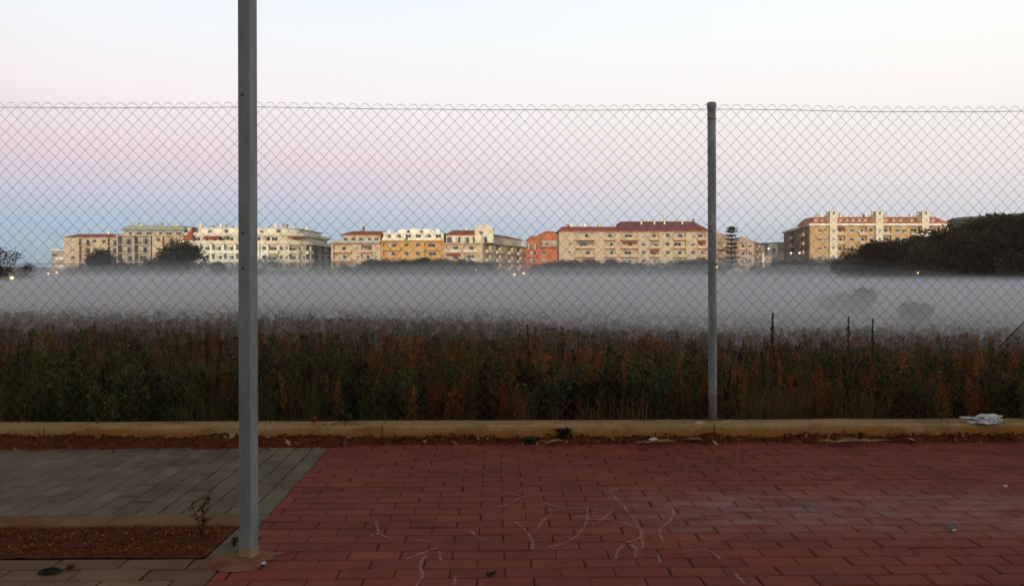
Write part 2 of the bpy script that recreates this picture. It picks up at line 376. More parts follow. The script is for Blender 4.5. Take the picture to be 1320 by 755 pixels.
lay(tt, -7.97, 0, -1.0, BF - .024, .3, .13, .006, [lambda p: edge_u(p[1]) - p[0] - .003], True, .0012, gtone)
tag(tt.obj('pavement', M['tan_paver'], color=True), 'tan paving slabs in front of the planting bed', kind='structure')
# bed kerbs, one stone run
kk = MB(); u = -8.0
def kerbstone(poly, z=.012):
    kk.prism([rot(*p) for p in poly], -.06, z + random.gauss(0, .002), .008)
while u < bed_u(KB1) - .02:
    u2 = min(u + .5, bed_u(KB1) + .0)
    kerbstone([(u + .004, KB1 + .002), (u2, KB1 + .002), (u2, KB0 - .006), (u + .004, KB0 - .006)]); u = u2
tag(kk.obj('kerb', M['kerb']), 'brown concrete kerb edging the planting bed', kind='structure')
# soil under everything paved
sb = MB(); q = [rot(-8, -1.1), rot(7.5, -1.1), rot(7.5, 6.36), rot(-8, 6.36)]
sb.poly([(p[0], p[1], -.0065) for p in q]); tag(sb.obj('subsoil', M['joint']), 'sandy joints under the pavers', kind='structure')
# road behind the viewer
rd = MB(); q = [rot(-200, -9), rot(200, -9), rot(200, -1.12), rot(-200, -1.12)]; rd.poly([(p[0], p[1], -.02) for p in q])
M['asphalt'] = mat_noise('asphalt', (.04, .04, .04), (.06, .058, .055), 3, .9, .5, 60, .01)
tag(rd.obj('road', M['asphalt']), 'asphalt street behind the pavement', kind='structure')
for sgn in (-1, 1):
    pb = MB(); a0, a1 = (7.52, 60) if sgn > 0 else (-60, -8.02)
    q = [rot(a0, -1.1), rot(a1, -1.1), rot(a1, 6.36), rot(a0, 6.36)]; pb.poly([(p[0], p[1], -.004) for p in q])
    tag(pb.obj('pavement', M['tan_paver'] if sgn < 0 else M['kerb']), 'pavement continuing along the wall', kind='structure')

# lumpy soil: bed and strip along the wall
def lumpy(name, u0, u1, v0, v1, nu, nv, zf, label, limit=None):
    b = MB()
    for j in range(nv + 1):
        for i in range(nu + 1):
            v = v0 + (v1 - v0) * j / nv; u1_ = limit(v) if limit else u1
            u = u0 + (u1_ - u0) * i / nu; x, y = rot(u, v); b.v.append((x, y, zf(u, v)))
    for j in range(nv):
        for i in range(nu):
            a = j * (nu + 1) + i; b.f.append([a, a + 1, a + nu + 2, a + nu + 1]); b.m.append(0); b.c.append((1, 1, 1))
    return tag(b.obj(name, M['soil'], smooth=True), label, kind='structure')
def fr(u, v, s, sd=0): return mn.fractal(Vector((u * s, v * s, sd)), .8, 2, 5)
lumpy('planting_bed', -8, 0, BF - .01, KB1, 420, 34, lambda u, v: .002 + .008 * fr(u, v, 9), 'red soil of the empty planting bed', limit=lambda v: bed_u(v) + .01)
def stripz(u, v):
    t = (v - 6.06) / (VW - 6.06)                 # 0 at the paving side, 1 at the wall
    wob = .5 * fr(u, 0, 1.3, 2) + .35 * fr(u, 0, 5, 7)
    w = (.92 if u < -1.2 else .55) + .25 * wob   # how far it spreads over the paving
    k = max(0.0, (t - (1 - w)) / w)
    return -.02 + (.085 if u < -1.2 else .065) * min(1, k * 1.6) * (.8 + .5 * wob) + .010 * fr(u, v, 14) * (1 if k > 0 else 0)
lumpy('soil_strip', -8, 7.4, 6.02, VW + .01, 760, 20, stripz, 'dark red soil washed up along the foot of the low wall')

# ------------------------------------------------------------------ low wall
b = MB(); u = -16.0; U1 = 15.0; wh = .12; wt = .25; joints = [GUV(920, 550, .1)[0]]
prof = [(0, -.08), (0, wh - .012), (.012, wh), (wt - .012, wh), (wt, wh - .012), (wt, -.08)]
def wall_run(u0, u1):
    n = max(2, int((u1 - u0) / .06)); base = len(b.v); k = len(prof)
    for i in range(n + 1):
        u = u0 + (u1 - u0) * i / n
        for (dv, z) in prof:
            w = .004 * fr(u, z, 2.5, dv * 3); zz = z + (.004 * fr(u, dv, 1.1, 5) + .002 * fr(u, dv, 12, 5) if z > 0 else 0)
            if z > .1 and dv < .05 and fr(u, 0, 3, 11) > .75: zz -= .012
            x, y = rot(u, VW + dv + w); b.v.append((x, y, zz))
    for i in range(n):
        for j in range(k - 1):
            a = base + i * k + j; b.f.append([a + k, a + k + 1, a + 1, a][::-1]); b.m.append(0); b.c.append((1, 1, 1))
    b.f.append([base + j for j in range(k)]); b.m.append(0); b.c.append((1, 1, 1))
    e = base + n * k; b.f.append([e + j for j in range(k)][::-1]); b.m.append(0); b.c.append((1, 1, 1))
j0 = joints[0]; marks = [-16.0]
for kx in range(-6, 6):
    marks.append(j0 + kx * 2.6)
marks = sorted(m for m in marks if -16 <= m <= 15) + [15.0]
for a0, a1 in zip(marks[:-1], marks[1:]): wall_run(a0 + .004, a1 - .004)
tag(b.obj('low_wall', M['wall']), 'low ochre stained concrete wall under the wire fence', 'wall')

# ------------------------------------------------------------------ chain-link fence
fence = thing('chain_link_fence', 'rusty grey chain-link fence on steel posts along the low wall', 'fence', (*rot(0, 6.55), 0), TH)
D = .0935; FZ0, FZ1 = .135, 2.672; FL, FR = -15.0, 14.0
post_u = GUV(918.5, 543, wh)[0]; span = post_u - (inv(at(320, 355, 6.53).x, 6.53)[0])
posts = [post_u + k * span for k in (-4, -3, -2, -1, 0, 1, 2, 3)]
def sag(u):
    t = ((u - post_u) / span) % 1; return -.012 * 4 * t * (1 - t)
V = []
rows = int(round((FZ1 - FZ0) / (D * 1.06))); pz = (FZ1 - FZ0) / rows
def wob(u, z): return (.007 * mn.noise(Vector((u * 1.5, z * 1.5, 1))), .02 * mn.noise(Vector((u * .8, z * .9, 5))), .006 * mn.noise(Vector((u * 1.5, z * 1.5, 9))))
def fence_panel(u0, u1, coarse=False):
    mb = MB(); nw = int(round((u1 - u0) / (D / 2))); step = (u1 - u0) / nw; r = .0016; sg = 4
    for i in range(nw):
        ua = u0 + i * step; pts = []
        for k in range(2 * rows + 1):
            lo = (k + i) % 2 == 0
            u = ua if lo else ua + step; z = FZ0 + k * pz / 2
            du, dv, dz = wob(u, z); zz = z + dz + sag(u) * (z / FZ1) - (.013 if k == 2 * rows else 0)
            if k == 2 * rows: q0 = pts[-1]; pts.append((q0[0] * .38 + (u + du) * .62, q0[2] * 0 + dv, q0[2] * .28 + (zz + .006) * .72))
            pts.append((u + du, dv + (.0022 if lo else -.0022) * (1 if i % 2 else -1), zz))
        # top twist
        tp = pts[-1]; side = 1 if ((2 * rows + i) % 2 == 0) else -1
        mb.tube(pts, r, sg, cap=False)
    return mb
def knots(mb, u0, u1): pass
inner = [p for p in posts]
for a0, a1 in zip(inner[:-1], inner[1:]):
    if a1 < -7.5 or a0 > 8: continue
    mb = fence_panel(a0, a1); mb.obj('wire_mesh', M['wire'], fence, smooth=True)
def hwire(z, r=.0022, loops=True):
    mb = MB(); pts = []
    u = posts[0] if True else 0
    u = max(posts[0], -9.0)
    while u < 9:
        du, dv, dz = wob(u, z); pts.append((u, dv + .003, z + dz + sag(u) * (z / FZ1) - .004)); u += .12
    mb.tube(pts, r, 6); return mb.obj('tension_wire', M['wire'], fence, smooth=True)
hwire(FZ1 - pz * .5, .0022); hwire(1.39, .0016)
for pu in posts:
    if pu < -9 or pu > 9: continue
    mb = MB(); lean = .012 if abs(pu - post_u) < .1 else -.004
    segs = [(pu + lean * (1 - k / 8) * 2, .045, wh - .03 + (2.70 - wh) * k / 8) for k in range(9)]
    mb.tube(segs, .034, 16); p = mb.obj('post', M['galv'], fence, smooth=False)
    for poly in p.data.polygons: poly.use_smooth = len(poly.vertices) == 4
    mb = MB(); t = segs[-1]; mb.tube([(t[0], t[1], t[2] - .03), (t[0], t[1], t[2] + .004), (t[0], t[1], t[2] + .012)], [.0385, .0385, .030], 16); mb.obj('cap', M['galv'], p, smooth=False)
    for z in (.32, 1.39, 2.55):
        mb = MB(); k = (z - wh) / (2.70 - wh); cx = pu + lean * (1 - k) * 2
        ring = [(cx + .0365 * math.cos(t), .045 + .0365 * math.sin(t), z + .004 * math.sin(t)) for t in np.linspace(0, 2 * math.pi, 15)]
        mb.tube(ring, .0018, 5, cap=False); mb.obj('wire_tie', M['wire'], p)
    mb = MB(); n = 14; r0 = [.06 + .02 * random.random() for _ in range(n)]
    mb.prism([(pu + lean * 2 + r0[i] * math.cos(2 * math.pi * i / n), .045 + r0[i] * .8 * math.sin(2 * math.pi * i / n)) for i in range(n)], wh - .01, wh + .012, .02); mb.obj('mortar_collar', M['cement'], p)

# ------------------------------------------------------------------ the near pole
pb = G(317.5, 722); px_, py_ = pb.x, pb.y + .035
pole = thing('steel_pole', 'tall galvanised steel pole standing in a cement patch, nearest to the viewer', 'pole', (px_, py_, 0), math.radians(-24))
mb = MB(); H = 3.6
def ring(hw, hd, r, z, dx):
    pts = []
    for (sx_, sy_, a0) in ((1, 1, 0), (-1, 1, 90), (-1, -1, 180), (1, -1, 270)):
        for a in (0, 30, 60, 90):
            t = math.radians(a0 + a); pts.append((sx_ * (hw - r) + r * math.cos(t) + dx, sy_ * (hd - r) + r * math.sin(t), z))
    return pts
rings = []
for k in range(13):
    z = -.02 + (H + .02) * k / 12; rings.append(ring(.0345 - .001 * k / 12, .0285 - .001 * k / 12, .007, z, .0135 * z / 2.5))
base = len(mb.v); kk_ = 16
for r_ in rings: mb.v += r_
for i in range(12):
    for j in range(kk_):
        a = i * kk_ + j; c_ = i * kk_ + (j + 1) % kk_; mb.f.append([a, c_, c_ + kk_, a + kk_]); mb.m.append(0); mb.c.append((1, 1, 1))
mb.f.append([12 * kk_ + j for j in range(kk_)]); mb.m.append(0); mb.c.append((1, 1, 1))
shaft = mb.obj('shaft', M['pole'], pole)
mb = MB(); mb.v += ring(.036, .030, .007, -.01, 0) + ring(.036, .030, .007, .052, .0002)
for j in range(16):
    mb.f.append([j, (j + 1) % 16, (j + 1) % 16 + 16, j + 16]); mb.m.append(0); mb.c.append((1, 1, 1))
mb.f.append(list(range(16, 32))); mb.m.append(0); mb.c.append((1, 1, 1))
M['cream'] = mat_noise('cement smeared foot', (.27, .18, .095), (.36, .25, .15), 12, .9, .4, 80, .003, c3=(.25, .15, .08), s3=10)
mb.obj('painted_foot', M['cream'], pole)
for z in (1.32, 1.48, 2.1):
    mb = MB(); xx = .0135 * z / 2.5
    mb.tube([(xx - .004, -.0262, z), (xx - .004, -.0292, z)], .0055, 12); mb.obj('hole_disc', M['dark'], shaft)  # dark disc standing in for a small hole
mb = MB(); mb.prism([(.036 * sx_ + .0135 * H / 2.5, .030 * sy_) for sx_, sy_ in ((-1, -1), (1, -1), (1, 1), (-1, 1))], H - .01, H + .015, .008); mb.obj('cap', M['galv'], pole)
# cement footing patch
mb = MB(); c0 = Vector((px_, py_, 0)); n = 40; ringp = []
outline = [(262, 724), (280, 717), (300, 712), (335, 710), (368, 712), (352, 719), (338, 728), (322, 735), (296, 737), (270, 733)]
op = [G(*o) for o in outline]; pts = []
for i in range(len(op)):
    for t in (0, .25, .5, .75):
        a, b2 = op[i], op[(i + 1) % len(op)]; p = a.lerp(b2, t); p += Vector((random.gauss(0, .008), random.gauss(0, .008), 0)); pts.append(p)
n = len(pts); lv = [1.0, .86, .6, .3]
for li, s_ in enumerate(lv):
    for p in pts:
        q_ = c0 + (p - c0) * s_; z = (.001, .005, .008, .012)[li] + (.004 * mn.noise(Vector((q_.x * 30, q_.y * 30, 0))) if li else 0); mb.v.append((q_.x, q_.y, z))
mb.v.append((c0.x, c0.y, .013))
for li in range(3):
    for i in range(n):
        j = (i + 1) % n; mb.f.append([li * n + i, (li + 1) * n + i, (li + 1) * n + j, li * n + j]); mb.m.append(0); mb.c.append((1, 1, 1))
for i in range(n): mb.f.append([3 * n + i, 4 * n, 3 * n + (i + 1) % n]); mb.m.append(0); mb.c.append((1, 1, 1))
o = mb.obj('cement_footing', M['cement'], smooth=True); o.parent = pole; o.matrix_parent_inverse = (Matrix.Translation(pole.location) @ Matrix.Rotation(math.radians(-24), 4, 'Z')).inverted()

# ------------------------------------------------------------------ chalk
def chalk_mat():
    m, nt, b = new_mat('chalk'); setc(b.inputs['Base Color'], (.62, .5, .48)); b.inputs['Roughness'].default_value = .95
    f = noise_n(nt, 45, 8, .9, coords(nt)); r = rampn(nt, [(.43, (0, 0, 0)), (.72, (.68, .68, .68))]); L(nt, f, r.inputs[0]); L(nt, r.outputs[0], b.inputs['Alpha']); return m
M['chalk'] = chalk_mat()
strokes = [[(135, 400), (145, 440), (165, 455), (200, 465)], [(285, 468), (330, 476), (372, 483)], [(325, 530), (305, 570), (312, 610), (290, 650)], [(380, 515), (385, 550)],
           [(590, 280), (660, 290), (700, 305)], [(600, 345), (650, 330), (700, 305), (800, 287)], [(670, 400), (715, 435), (740, 480), (735, 505)],
           [(800, 500), (870, 480), (925, 440), (950, 390), (950, 340)], [(1040, 290), (1100, 350), (1150, 420), (1165, 480), (1160, 510)],
           [(900, 385), (1040, 355), (1010, 390), (970, 415)], [(1060, 545), (1075, 505), (1110, 490), (1140, 505), (1135, 545)], [(1210, 320), (1280, 350), (1272, 395), (1230, 430), (1245, 475)],
           [(780, 325), (860, 345), (1040, 352)], [(950, 390), (1060, 395), (1160, 430)], [(500, 435), (530, 460), (570, 470)], [(110, 460), (130, 445), (140, 450)], [(250, 545), (330, 515), (375, 500)],
           [(1225, 520), (1232, 560)], [(985, 300), (1090, 265)], [(1100, 480), (1150, 465), (1170, 430)], [(440, 610), (438, 645)], [(860, 352), (800, 352)],
           [(1320, 520), (1400, 505), (1470, 545)], [(1340, 380), (1500, 360), (1600, 340)], [(1520, 600), (1560, 640)], [(820, 372), (780, 395), (760, 430)]]
for st in strokes:
    pts = [G(440 + a / 3, 540 + c / 3) for a, c in st]
    fine = []
    for i in range(len(pts) - 1):
        p0, p1, p2, p3 = pts[max(i - 1, 0)], pts[i], pts[i + 1], pts[min(i + 2, len(pts) - 1)]
        for t in np.linspace(0, 1, 8)[:-1]:
            t = float(t); fine.append(.5 * ((2 * p1) + (p2 - p0) * t + (2 * p0 - 5 * p1 + 4 * p2 - p3) * t * t + (3 * p1 - p0 - 3 * p2 + p3) * t ** 3))
    fine.append(pts[-1]); mb = MB()
    for i, p in enumerate(fine):
        d = (fine[min(i + 1, len(fine) - 1)] - fine[max(i - 1, 0)]).normalized(); nrm = Vector((-d.y, d.x, 0)); w = .0045 + .006 * abs(mn.noise(p * 9)) + .001
        for s_ in (-1, 1): mb.v.append((p.x + nrm.x * w * s_, p.y + nrm.y * w * s_, .0065))
    for i in range(len(fine) - 1): mb.f.append([2 * i, 2 * i + 2, 2 * i + 3, 2 * i + 1]); mb.m.append(0); mb.c.append((1, 1, 1))
    mb.obj('chalk_mark', M['chalk'], red)

# ------------------------------------------------------------------ litter and small plants near the wall
def tris_about(n, center, spread, size, cols, flat=.3, zmin=None, zf=None):
    P = np.zeros((n, 3)); P[:, 0] = rng.normal(center[0], spread[0], n); P[:, 1] = rng.normal(center[1], spread[1], n); P[:, 2] = center[2]
    return leaves_at(P, size, cols, flat)
def leaves_at(P, size, cols, flat=.3, ratio=.5):
    n = len(P); a = rng.uniform(0, 2 * np.pi, n); el = rng.normal(0, flat, n); s = rng.uniform(size[0], size[1], n)[:, None]
    d = np.stack([np.cos(a) * np.cos(el), np.sin(a) * np.cos(el), np.sin(el)], 1)
    r = rng.normal(0, 1, (n, 3)); r[:, 2] *= flat; w = np.cross(d, np.cross(d, r)); w /= np.linalg.norm(w, axis=1)[:, None] + 1e-9
    V = np.stack([P - d * s, P + w * s * ratio, P + d * s, P - w * s * ratio], 1)
    C = np.array(cols)[rng.integers(0, len(cols), n)] * rng.uniform(.7, 1.3, (n, 1)); return V, C
# leaf litter: thousands of crumbs along the wall foot and in the bed
Ps = []
for i in range(5200):
    u = random.uniform(-8, 7.4); v = VW - abs(random.gauss(0, .12 if u < -1.2 else .09)) - .005
    k = fr(u, 0, 1.6, 21)
    if random.random() > .55 + .6 * k: continue
    if v < 5.9: continue
    x, y = rot(u, v); Ps.append((x, y, max(stripz(u, v) if v > 6.06 else -.02, .0) + random.uniform(.004, .02)))
V1, C1 = leaves_at(np.array(Ps), (.006, .024), [(.10, .035, .018), (.16, .06, .025), (.055, .022, .014), (.07, .02, .012), (.26, .16, .08), (.12, .035, .018)], .4)
Ps = []
for i in range(7500):
    v = random.uniform(BF + .01, KB1 - .01); u = random.uniform(-5, bed_u(v) - .02); x, y = rot(u, v); Ps.append((x, y, .006 + random.uniform(.0, .012)))
V2, C2 = leaves_at(np.array(Ps), (.003, .011), [(.14, .045, .014), (.20, .075, .018), (.08, .025, .010), (.30, .12, .03), (.05, .018, .008), (.05, .018, .008), (.09, .028, .012)], .4)
Ps = []
for i in range(420):
    u = random.uniform(-5, 7); v = random.uniform(2.9, 6.2)
    x, y = rot(u, v); Ps.append((x, y, .006))
V3, C3 = leaves_at(np.array(Ps), (.002, .006), [(.3, .2, .16), (.12, .05, .03), (.4, .33, .27), (.1, .04, .03)], .25)
Ps = []
for i in range(500):
    u = random.uniform(-8, 7.4); v = VW + random.uniform(.0, .25)
    if fr(u, 0, .8, 33) < -.1: continue
    x, y = rot(u, v); Ps.append((x, y, wh + .004))
V4, C4 = leaves_at(np.array(Ps), (.004, .016), [(.12, .045, .02), (.2, .1, .05), (.06, .03, .02)], .25)
for nm, lab, V_, C_ in (('leaf_litter', 'dry leaf crumbs along the foot of the low wall', V1, C1), ('leaf_litter', 'orange leaf crumbs on the soil of the bed', V2, C2),
                        ('grit', 'grit and crumbs scattered over the paving', V3, C3), ('leaf_litter', 'dry crumbs on top of the low wall', V4, C4)):
    tag(link(nm, tri_mesh(nm, V_, C_, M['debris'])), lab, 'litter', kind='stuff')

Ps = []
for i in range(150):
    u = random.uniform(-6, 6.8); v = VW - abs(random.gauss(0, .10)) - .02; x, y = rot(u, v); Ps.append((x, y, max(stripz(u, v), 0) + random.uniform(.008, .03)))
V5, C5 = leaves_at(np.array(Ps), (.018, .045), [(.24, .12, .05), (.16, .06, .025), (.33, .21, .12), (.09, .03, .015), (.12, .06, .03)], .45)
tag(link('leaf_litter', tri_mesh('leaf_litter', V5, C5, M['debris'])), 'larger dry leaves caught along the foot of the low wall', 'litter', kind='stuff')

def leaf_blade(mb, p, d, ln, w, up=.3, droop=.3, c=(.06, .1, .03), seg=4, fold=.15):
    """one curved leaf made of a folded strip"""
    p = Vector(p); d = Vector(d).normalized(); side = d.cross(Vector((0, 0, 1))).normalized(); n = len(mb.v)
    for i in range(seg + 1):
        t = i / seg; q = p + d * ln * t + Vector((0, 0, ln * (up * t - droop * t * t))); ww = w * math.sin(math.pi * min(1, .12 + t * .88)) * .5
        mb.v += [tuple(q - side * ww + Vector((0, 0, ww * fold))), tuple(q), tuple(q + side * ww + Vector((0, 0, ww * fold)))]
    for i in range(seg):
        a = n + i * 3
        for k in (0, 1): mb.f.append([a + k, a + k + 3, a + k + 4, a + k + 1]); mb.m.append(0); mb.c.append(c)
def small_weed(name, label, pos, h, nst, nl, lw, cols, spread=.5, cat='weed', group=None, stemc=(.08, .06, .03)):
    t = thing(name, label, cat, pos, group=group); sm_ = MB(); lm = MB()
    for s_ in range(nst):
        a = random.uniform(0, 6.28); tilt = random.uniform(.1, spread); hh = h * random.uniform(.6, 1)
        pts = [Vector((math.cos(a) * tilt * hh * (k / 5) ** 1.4, math.sin(a) * tilt * hh * (k / 5) ** 1.4, hh * k / 5)) for k in range(6)]
        sm_.tube(pts, [.003 - .0004 * k for k in range(6)], 5)
        for l in range(nl):
            k = random.uniform(.15, 1) * 5; i = min(4, int(k)); p = pts[i].lerp(pts[i + 1], k - i); b_ = random.uniform(0, 6.28)
            c = random.choice(cols); f = random.uniform(.75, 1.25)
            leaf_blade(lm, p, (math.cos(b_), math.sin(b_), random.uniform(.1, .7)), lw * random.uniform(1.6, 3.2), lw, .2, .5, tuple(q * f for q in c))
    link('stem', sm_.mesh('stem', M['bark'], smooth=True), t); link('leaves', lm.mesh('leaves', M['leaf'], color=True), t); return t
def gp(px, py, z=0): return tuple(G(px, py, z))
small_weed('weed', 'spindly green weed with orange tips at the right end of the bed', gp(260, 694, -.005), .24, 4, 22, .016, [(.10, .07, .02), (.22, .10, .02), (.07, .07, .025)], .35)
small_weed('weed', 'small dark leafy weed in the litter at the foot of the wall', gp(729, 569, .0), .105, 6, 12, .026, [(.035, .02, .014), (.05, .03, .014), (.03, .035, .014)], .9)
small_weed('weed', 'low flat green weed on the wall foot left of the dark leafy weed', gp(681, 571, .0), .04, 7, 8, .022, [(.02, .06, .025), (.03, .07, .03)], 1.6)
small_weed('weed', 'orange tuft of dry weed growing on top of the low wall', gp(404, 546, wh), .075, 7, 9, .012, [(.40, .11, .03), (.30, .08, .025)], .8)
small_weed('weed', 'small green tuft growing in the joint at the foot of the pole', gp(303, 703, 0), .05, 5, 7, .012, [(.05, .06, .02), (.09, .05, .02)], .8)
small_weed('weed', 'small dark tuft in a brick joint at the bottom of the photo', gp(632, 741, 0), .016, 6, 7, .009, [(.06, .025, .01), (.05, .035, .012)], 2.2)
small_weed('weed', 'tuft of grey weed beside the dark hole in the tan paving', gp(90, 733, 0), .02, 7, 8, .008, [(.10, .06, .02), (.14, .08, .02)], 2.0)

# crumpled white foil bag on the wall
def crumple(name, label, cat, pos, sx, sy, sz, mat, rz=0, seed=0, sub=3, amp=.35):
    import bmesh
    bm = bmesh.new(); bmesh.ops.create_icosphere(bm, subdivisions=sub, radius=1)
    for v in bm.verts:
        n = mn.fractal(v.co * 1.7 + Vector((seed, 0, 0)), .9, 2, 4); k = 1 + amp * n; v.co = Vector((v.co.x * k * sx, v.co.y * k * sy, max(-.3, v.co.z * k) * sz))
    me = bpy.data.meshes.new(name); bm.to_mesh(me); bm.free(); me.materials.append(mat); o = link(name, me, None, pos, rz); return tag(o, label, cat)
M['foil'] = mat_noise('crumpled white film', (.60, .62, .68), (.75, .76, .80), 30, .35, .6, 90, .004, spec=.6, c3=(.25, .27, .33), s3=26, t3=(.5, .6))
M['paper'] = mat_noise('dirty paper', (.5, .46, .42), (.62, .58, .54), 20, .8)
M['yellow'] = mat_noise('yellow print', (.55, .34, .05), (.6, .4, .1), 20, .6)
bag = thing('plastic_bag', 'crumpled white plastic bag with a yellow end lying on the low wall', 'bag', tuple(G(1268, 545, wh)), .05)
o = crumple('film', None, None, (0, 0, .018), .15, .06, .040, M['foil'], 0, 3, 4, .75); o.parent = bag
o = crumple('printed_end', None, None, (.115, .01, .03), .022, .02, .03, M['yellow'], .3, 8, 3, .5); o.parent = bag
crumple('paper_scrap', 'pale scrap of paper on the wall beside the fence post', 'paper', tuple(G(901, 545, wh)), .035, .02, .012, M['paper'], .1, 5)
crumple('paper_scrap', 'small white scrap in the litter left of the fence post', 'paper', tuple(G(842, 566, .03)), .035, .02, .014, M['paper'], .2, 15)
M['stone'] = mat_noise('stone', (.14, .13, .105), (.2, .185, .15), 20, .9, .5, 60, .004)
crumple('pebble', 'white pebble on the cement patch right of the steel pole', 'pebble', tuple(G(340, 726, .015)), .010, .008, .009, M['foil'], .5, 21)
crumple('pebble', 'white pebble on the planting bed, right of a smaller one', 'pebble', tuple(G(57, 711, -.005)), .008, .007, .008, M['foil'], .5, 25)
crumple('pebble', 'tiny pale pebble on the planting bed, the leftmost', 'pebble', tuple(G(37, 713, -.005)), .006, .005, .006, M['paper'], .5, 27)
crumple('pebble', 'pale pebble lying on the bricks at the far right', 'pebble', tuple(G(1296, 626, .0)), .016, .010, .008, M['paper'], .5, 29)
crumple('pebble', 'small white pebble at the wall foot right of the palm leaf', 'pebble', tuple(G(1242, 562, .03)), .012, .010, .010, M['foil'], .5, 31)
# curled dry leaf / shard
dl = thing('dry_leaf', 'curled grey dry leaf standing on the bricks at lower right', 'leaf', tuple(G(1227, 686, .004)), .3)
mb = MB(); n = 8
for i in range(n + 1):
    t = i / n
    for j in range(5):
        s_ = (j - 2) / 2; w = .03 * math.sin(math.pi * min(1, .1 + .85 * t)); mb.v.append((-.03 + .045 * t + .01 * s_ * s_, w * s_, .004 + .045 * t * (1 - .45 * t) + .014 * abs(s_) ** 1.5))
for i in range(n):
    for j in range(4): a = i * 5 + j; mb.f.append([a, a + 5, a + 6, a + 1]); mb.m.append(0); mb.c.append((1, 1, 1))
mb.obj('blade', M['stone'], dl, smooth=True)
mb = MB(); leaf_blade(mb, (.005, 0, .008), (1, .2, 0), .04, .016, .3, .3); mb.obj('pale_tip', M['foil'], dl)
# dry palm leaf and other dry leaves at the wall foot
def dry_frond(label, px, py, ln, rz, n, c, wd=.02, seed=0, z=.02):
    t = thing('dry_palm_leaf', label, 'dry leaf', tuple(G(px, py, z)), rz); mb = MB(); random.seed(seed)
    mb.tube([(-ln * .5, 0, 0), (-ln * .1, .01, .012), (ln * .3, .0, .018), (ln * .5, -.02, .006)], [.006, .008, .006, .002], 6); mb.obj('rib', M['straw'], t)
    mb = MB()
    for i in range(n):
        k = random.uniform(-.45, .3); a = random.uniform(-.5, .5) + (math.pi if random.random() < .4 else 0)
        leaf_blade(mb, (ln * k, random.uniform(-.02, .02), .008), (math.cos(a), math.sin(a), .05), ln * random.uniform(.25, .55), wd * random.uniform(.6, 1.2), .12, .14, c)
    mb.obj('blades', M['straw'], t); return t
M['straw'] = mat_noise('dry straw leaf', (.26, .15, .07), (.40, .26, .14), 15, .85)
dry_frond('long tan dry palm leaf lying at the wall foot, right of the fence post', 1100, 570, .42, .03, 9, (1, 1, 1), .035, 1)
dry_frond('short tan dry leaf curl at the wall foot just left of the fence post', 893, 567, .16, -.3, 4, (1, 1, 1), .02, 2)
dry_frond('pale dry leaf shred in the litter right of the dark leafy weed', 850, 570, .22, .1, 5, (1, 1, 1), .022, 3)
dry_frond('thin dry leaf shred in the litter under the dark leafy weed', 714, 570, .14, .4, 4, (1, 1, 1), .015, 4)
dry_frond('reddish dry leaf lying on the top of the wall behind the pole', 450, 546, .30, 0, 4, (1, 1, 1), .02, 5, wh + .004)
random.seed(11)
crumple('clod', 'dark clod of earth in the litter at the foot of the fence post', 'clod', tuple(G(914, 565, .02)), .07, .04, .05, M['soil'], 0, 41)
crumple('clod', 'dark red clod on the bricks near the wall, right of the weeds', 'clod', tuple(G(829, 580, .0)), .035, .02, .012, M['soil'], 0, 43)
# hole in the tan paving
mb = MB(); c0 = G(65, 737, 0); n = 24; rr = [.030 * (1 + .18 * mn.noise(Vector((math.cos(i * 6.28 / n) * 2, math.sin(i * 6.28 / n) * 2, 0)))) for i in range(n)]
for k, (s_, z) in enumerate(((1.35, .0045), (1.0, .012), (.8, .004), (.55, .003))):
    for i in range(n): mb.v.append((c0.x + rr[i] * s_ * 1.25 * math.cos(2 * math.pi * i / n), c0.y + rr[i] * s_ * math.sin(2 * math.pi * i / n), z))
for k in range(3):
    for i in range(n): j = (i + 1) % n; mb.f.append([k * n + i, (k + 1) * n + i, (k + 1) * n + j, k * n + j][::-1]); mb.m.append(0); mb.c.append((1, 1, 1))
mb.f.append([3 * n + i for i in range(n)]); mb.m.append(0); mb.c.append((1, 1, 1))
tag(mb.obj('drain_hole', M['dark'], smooth=True), 'small dark round hole in the tan paving at bottom left', 'drain')

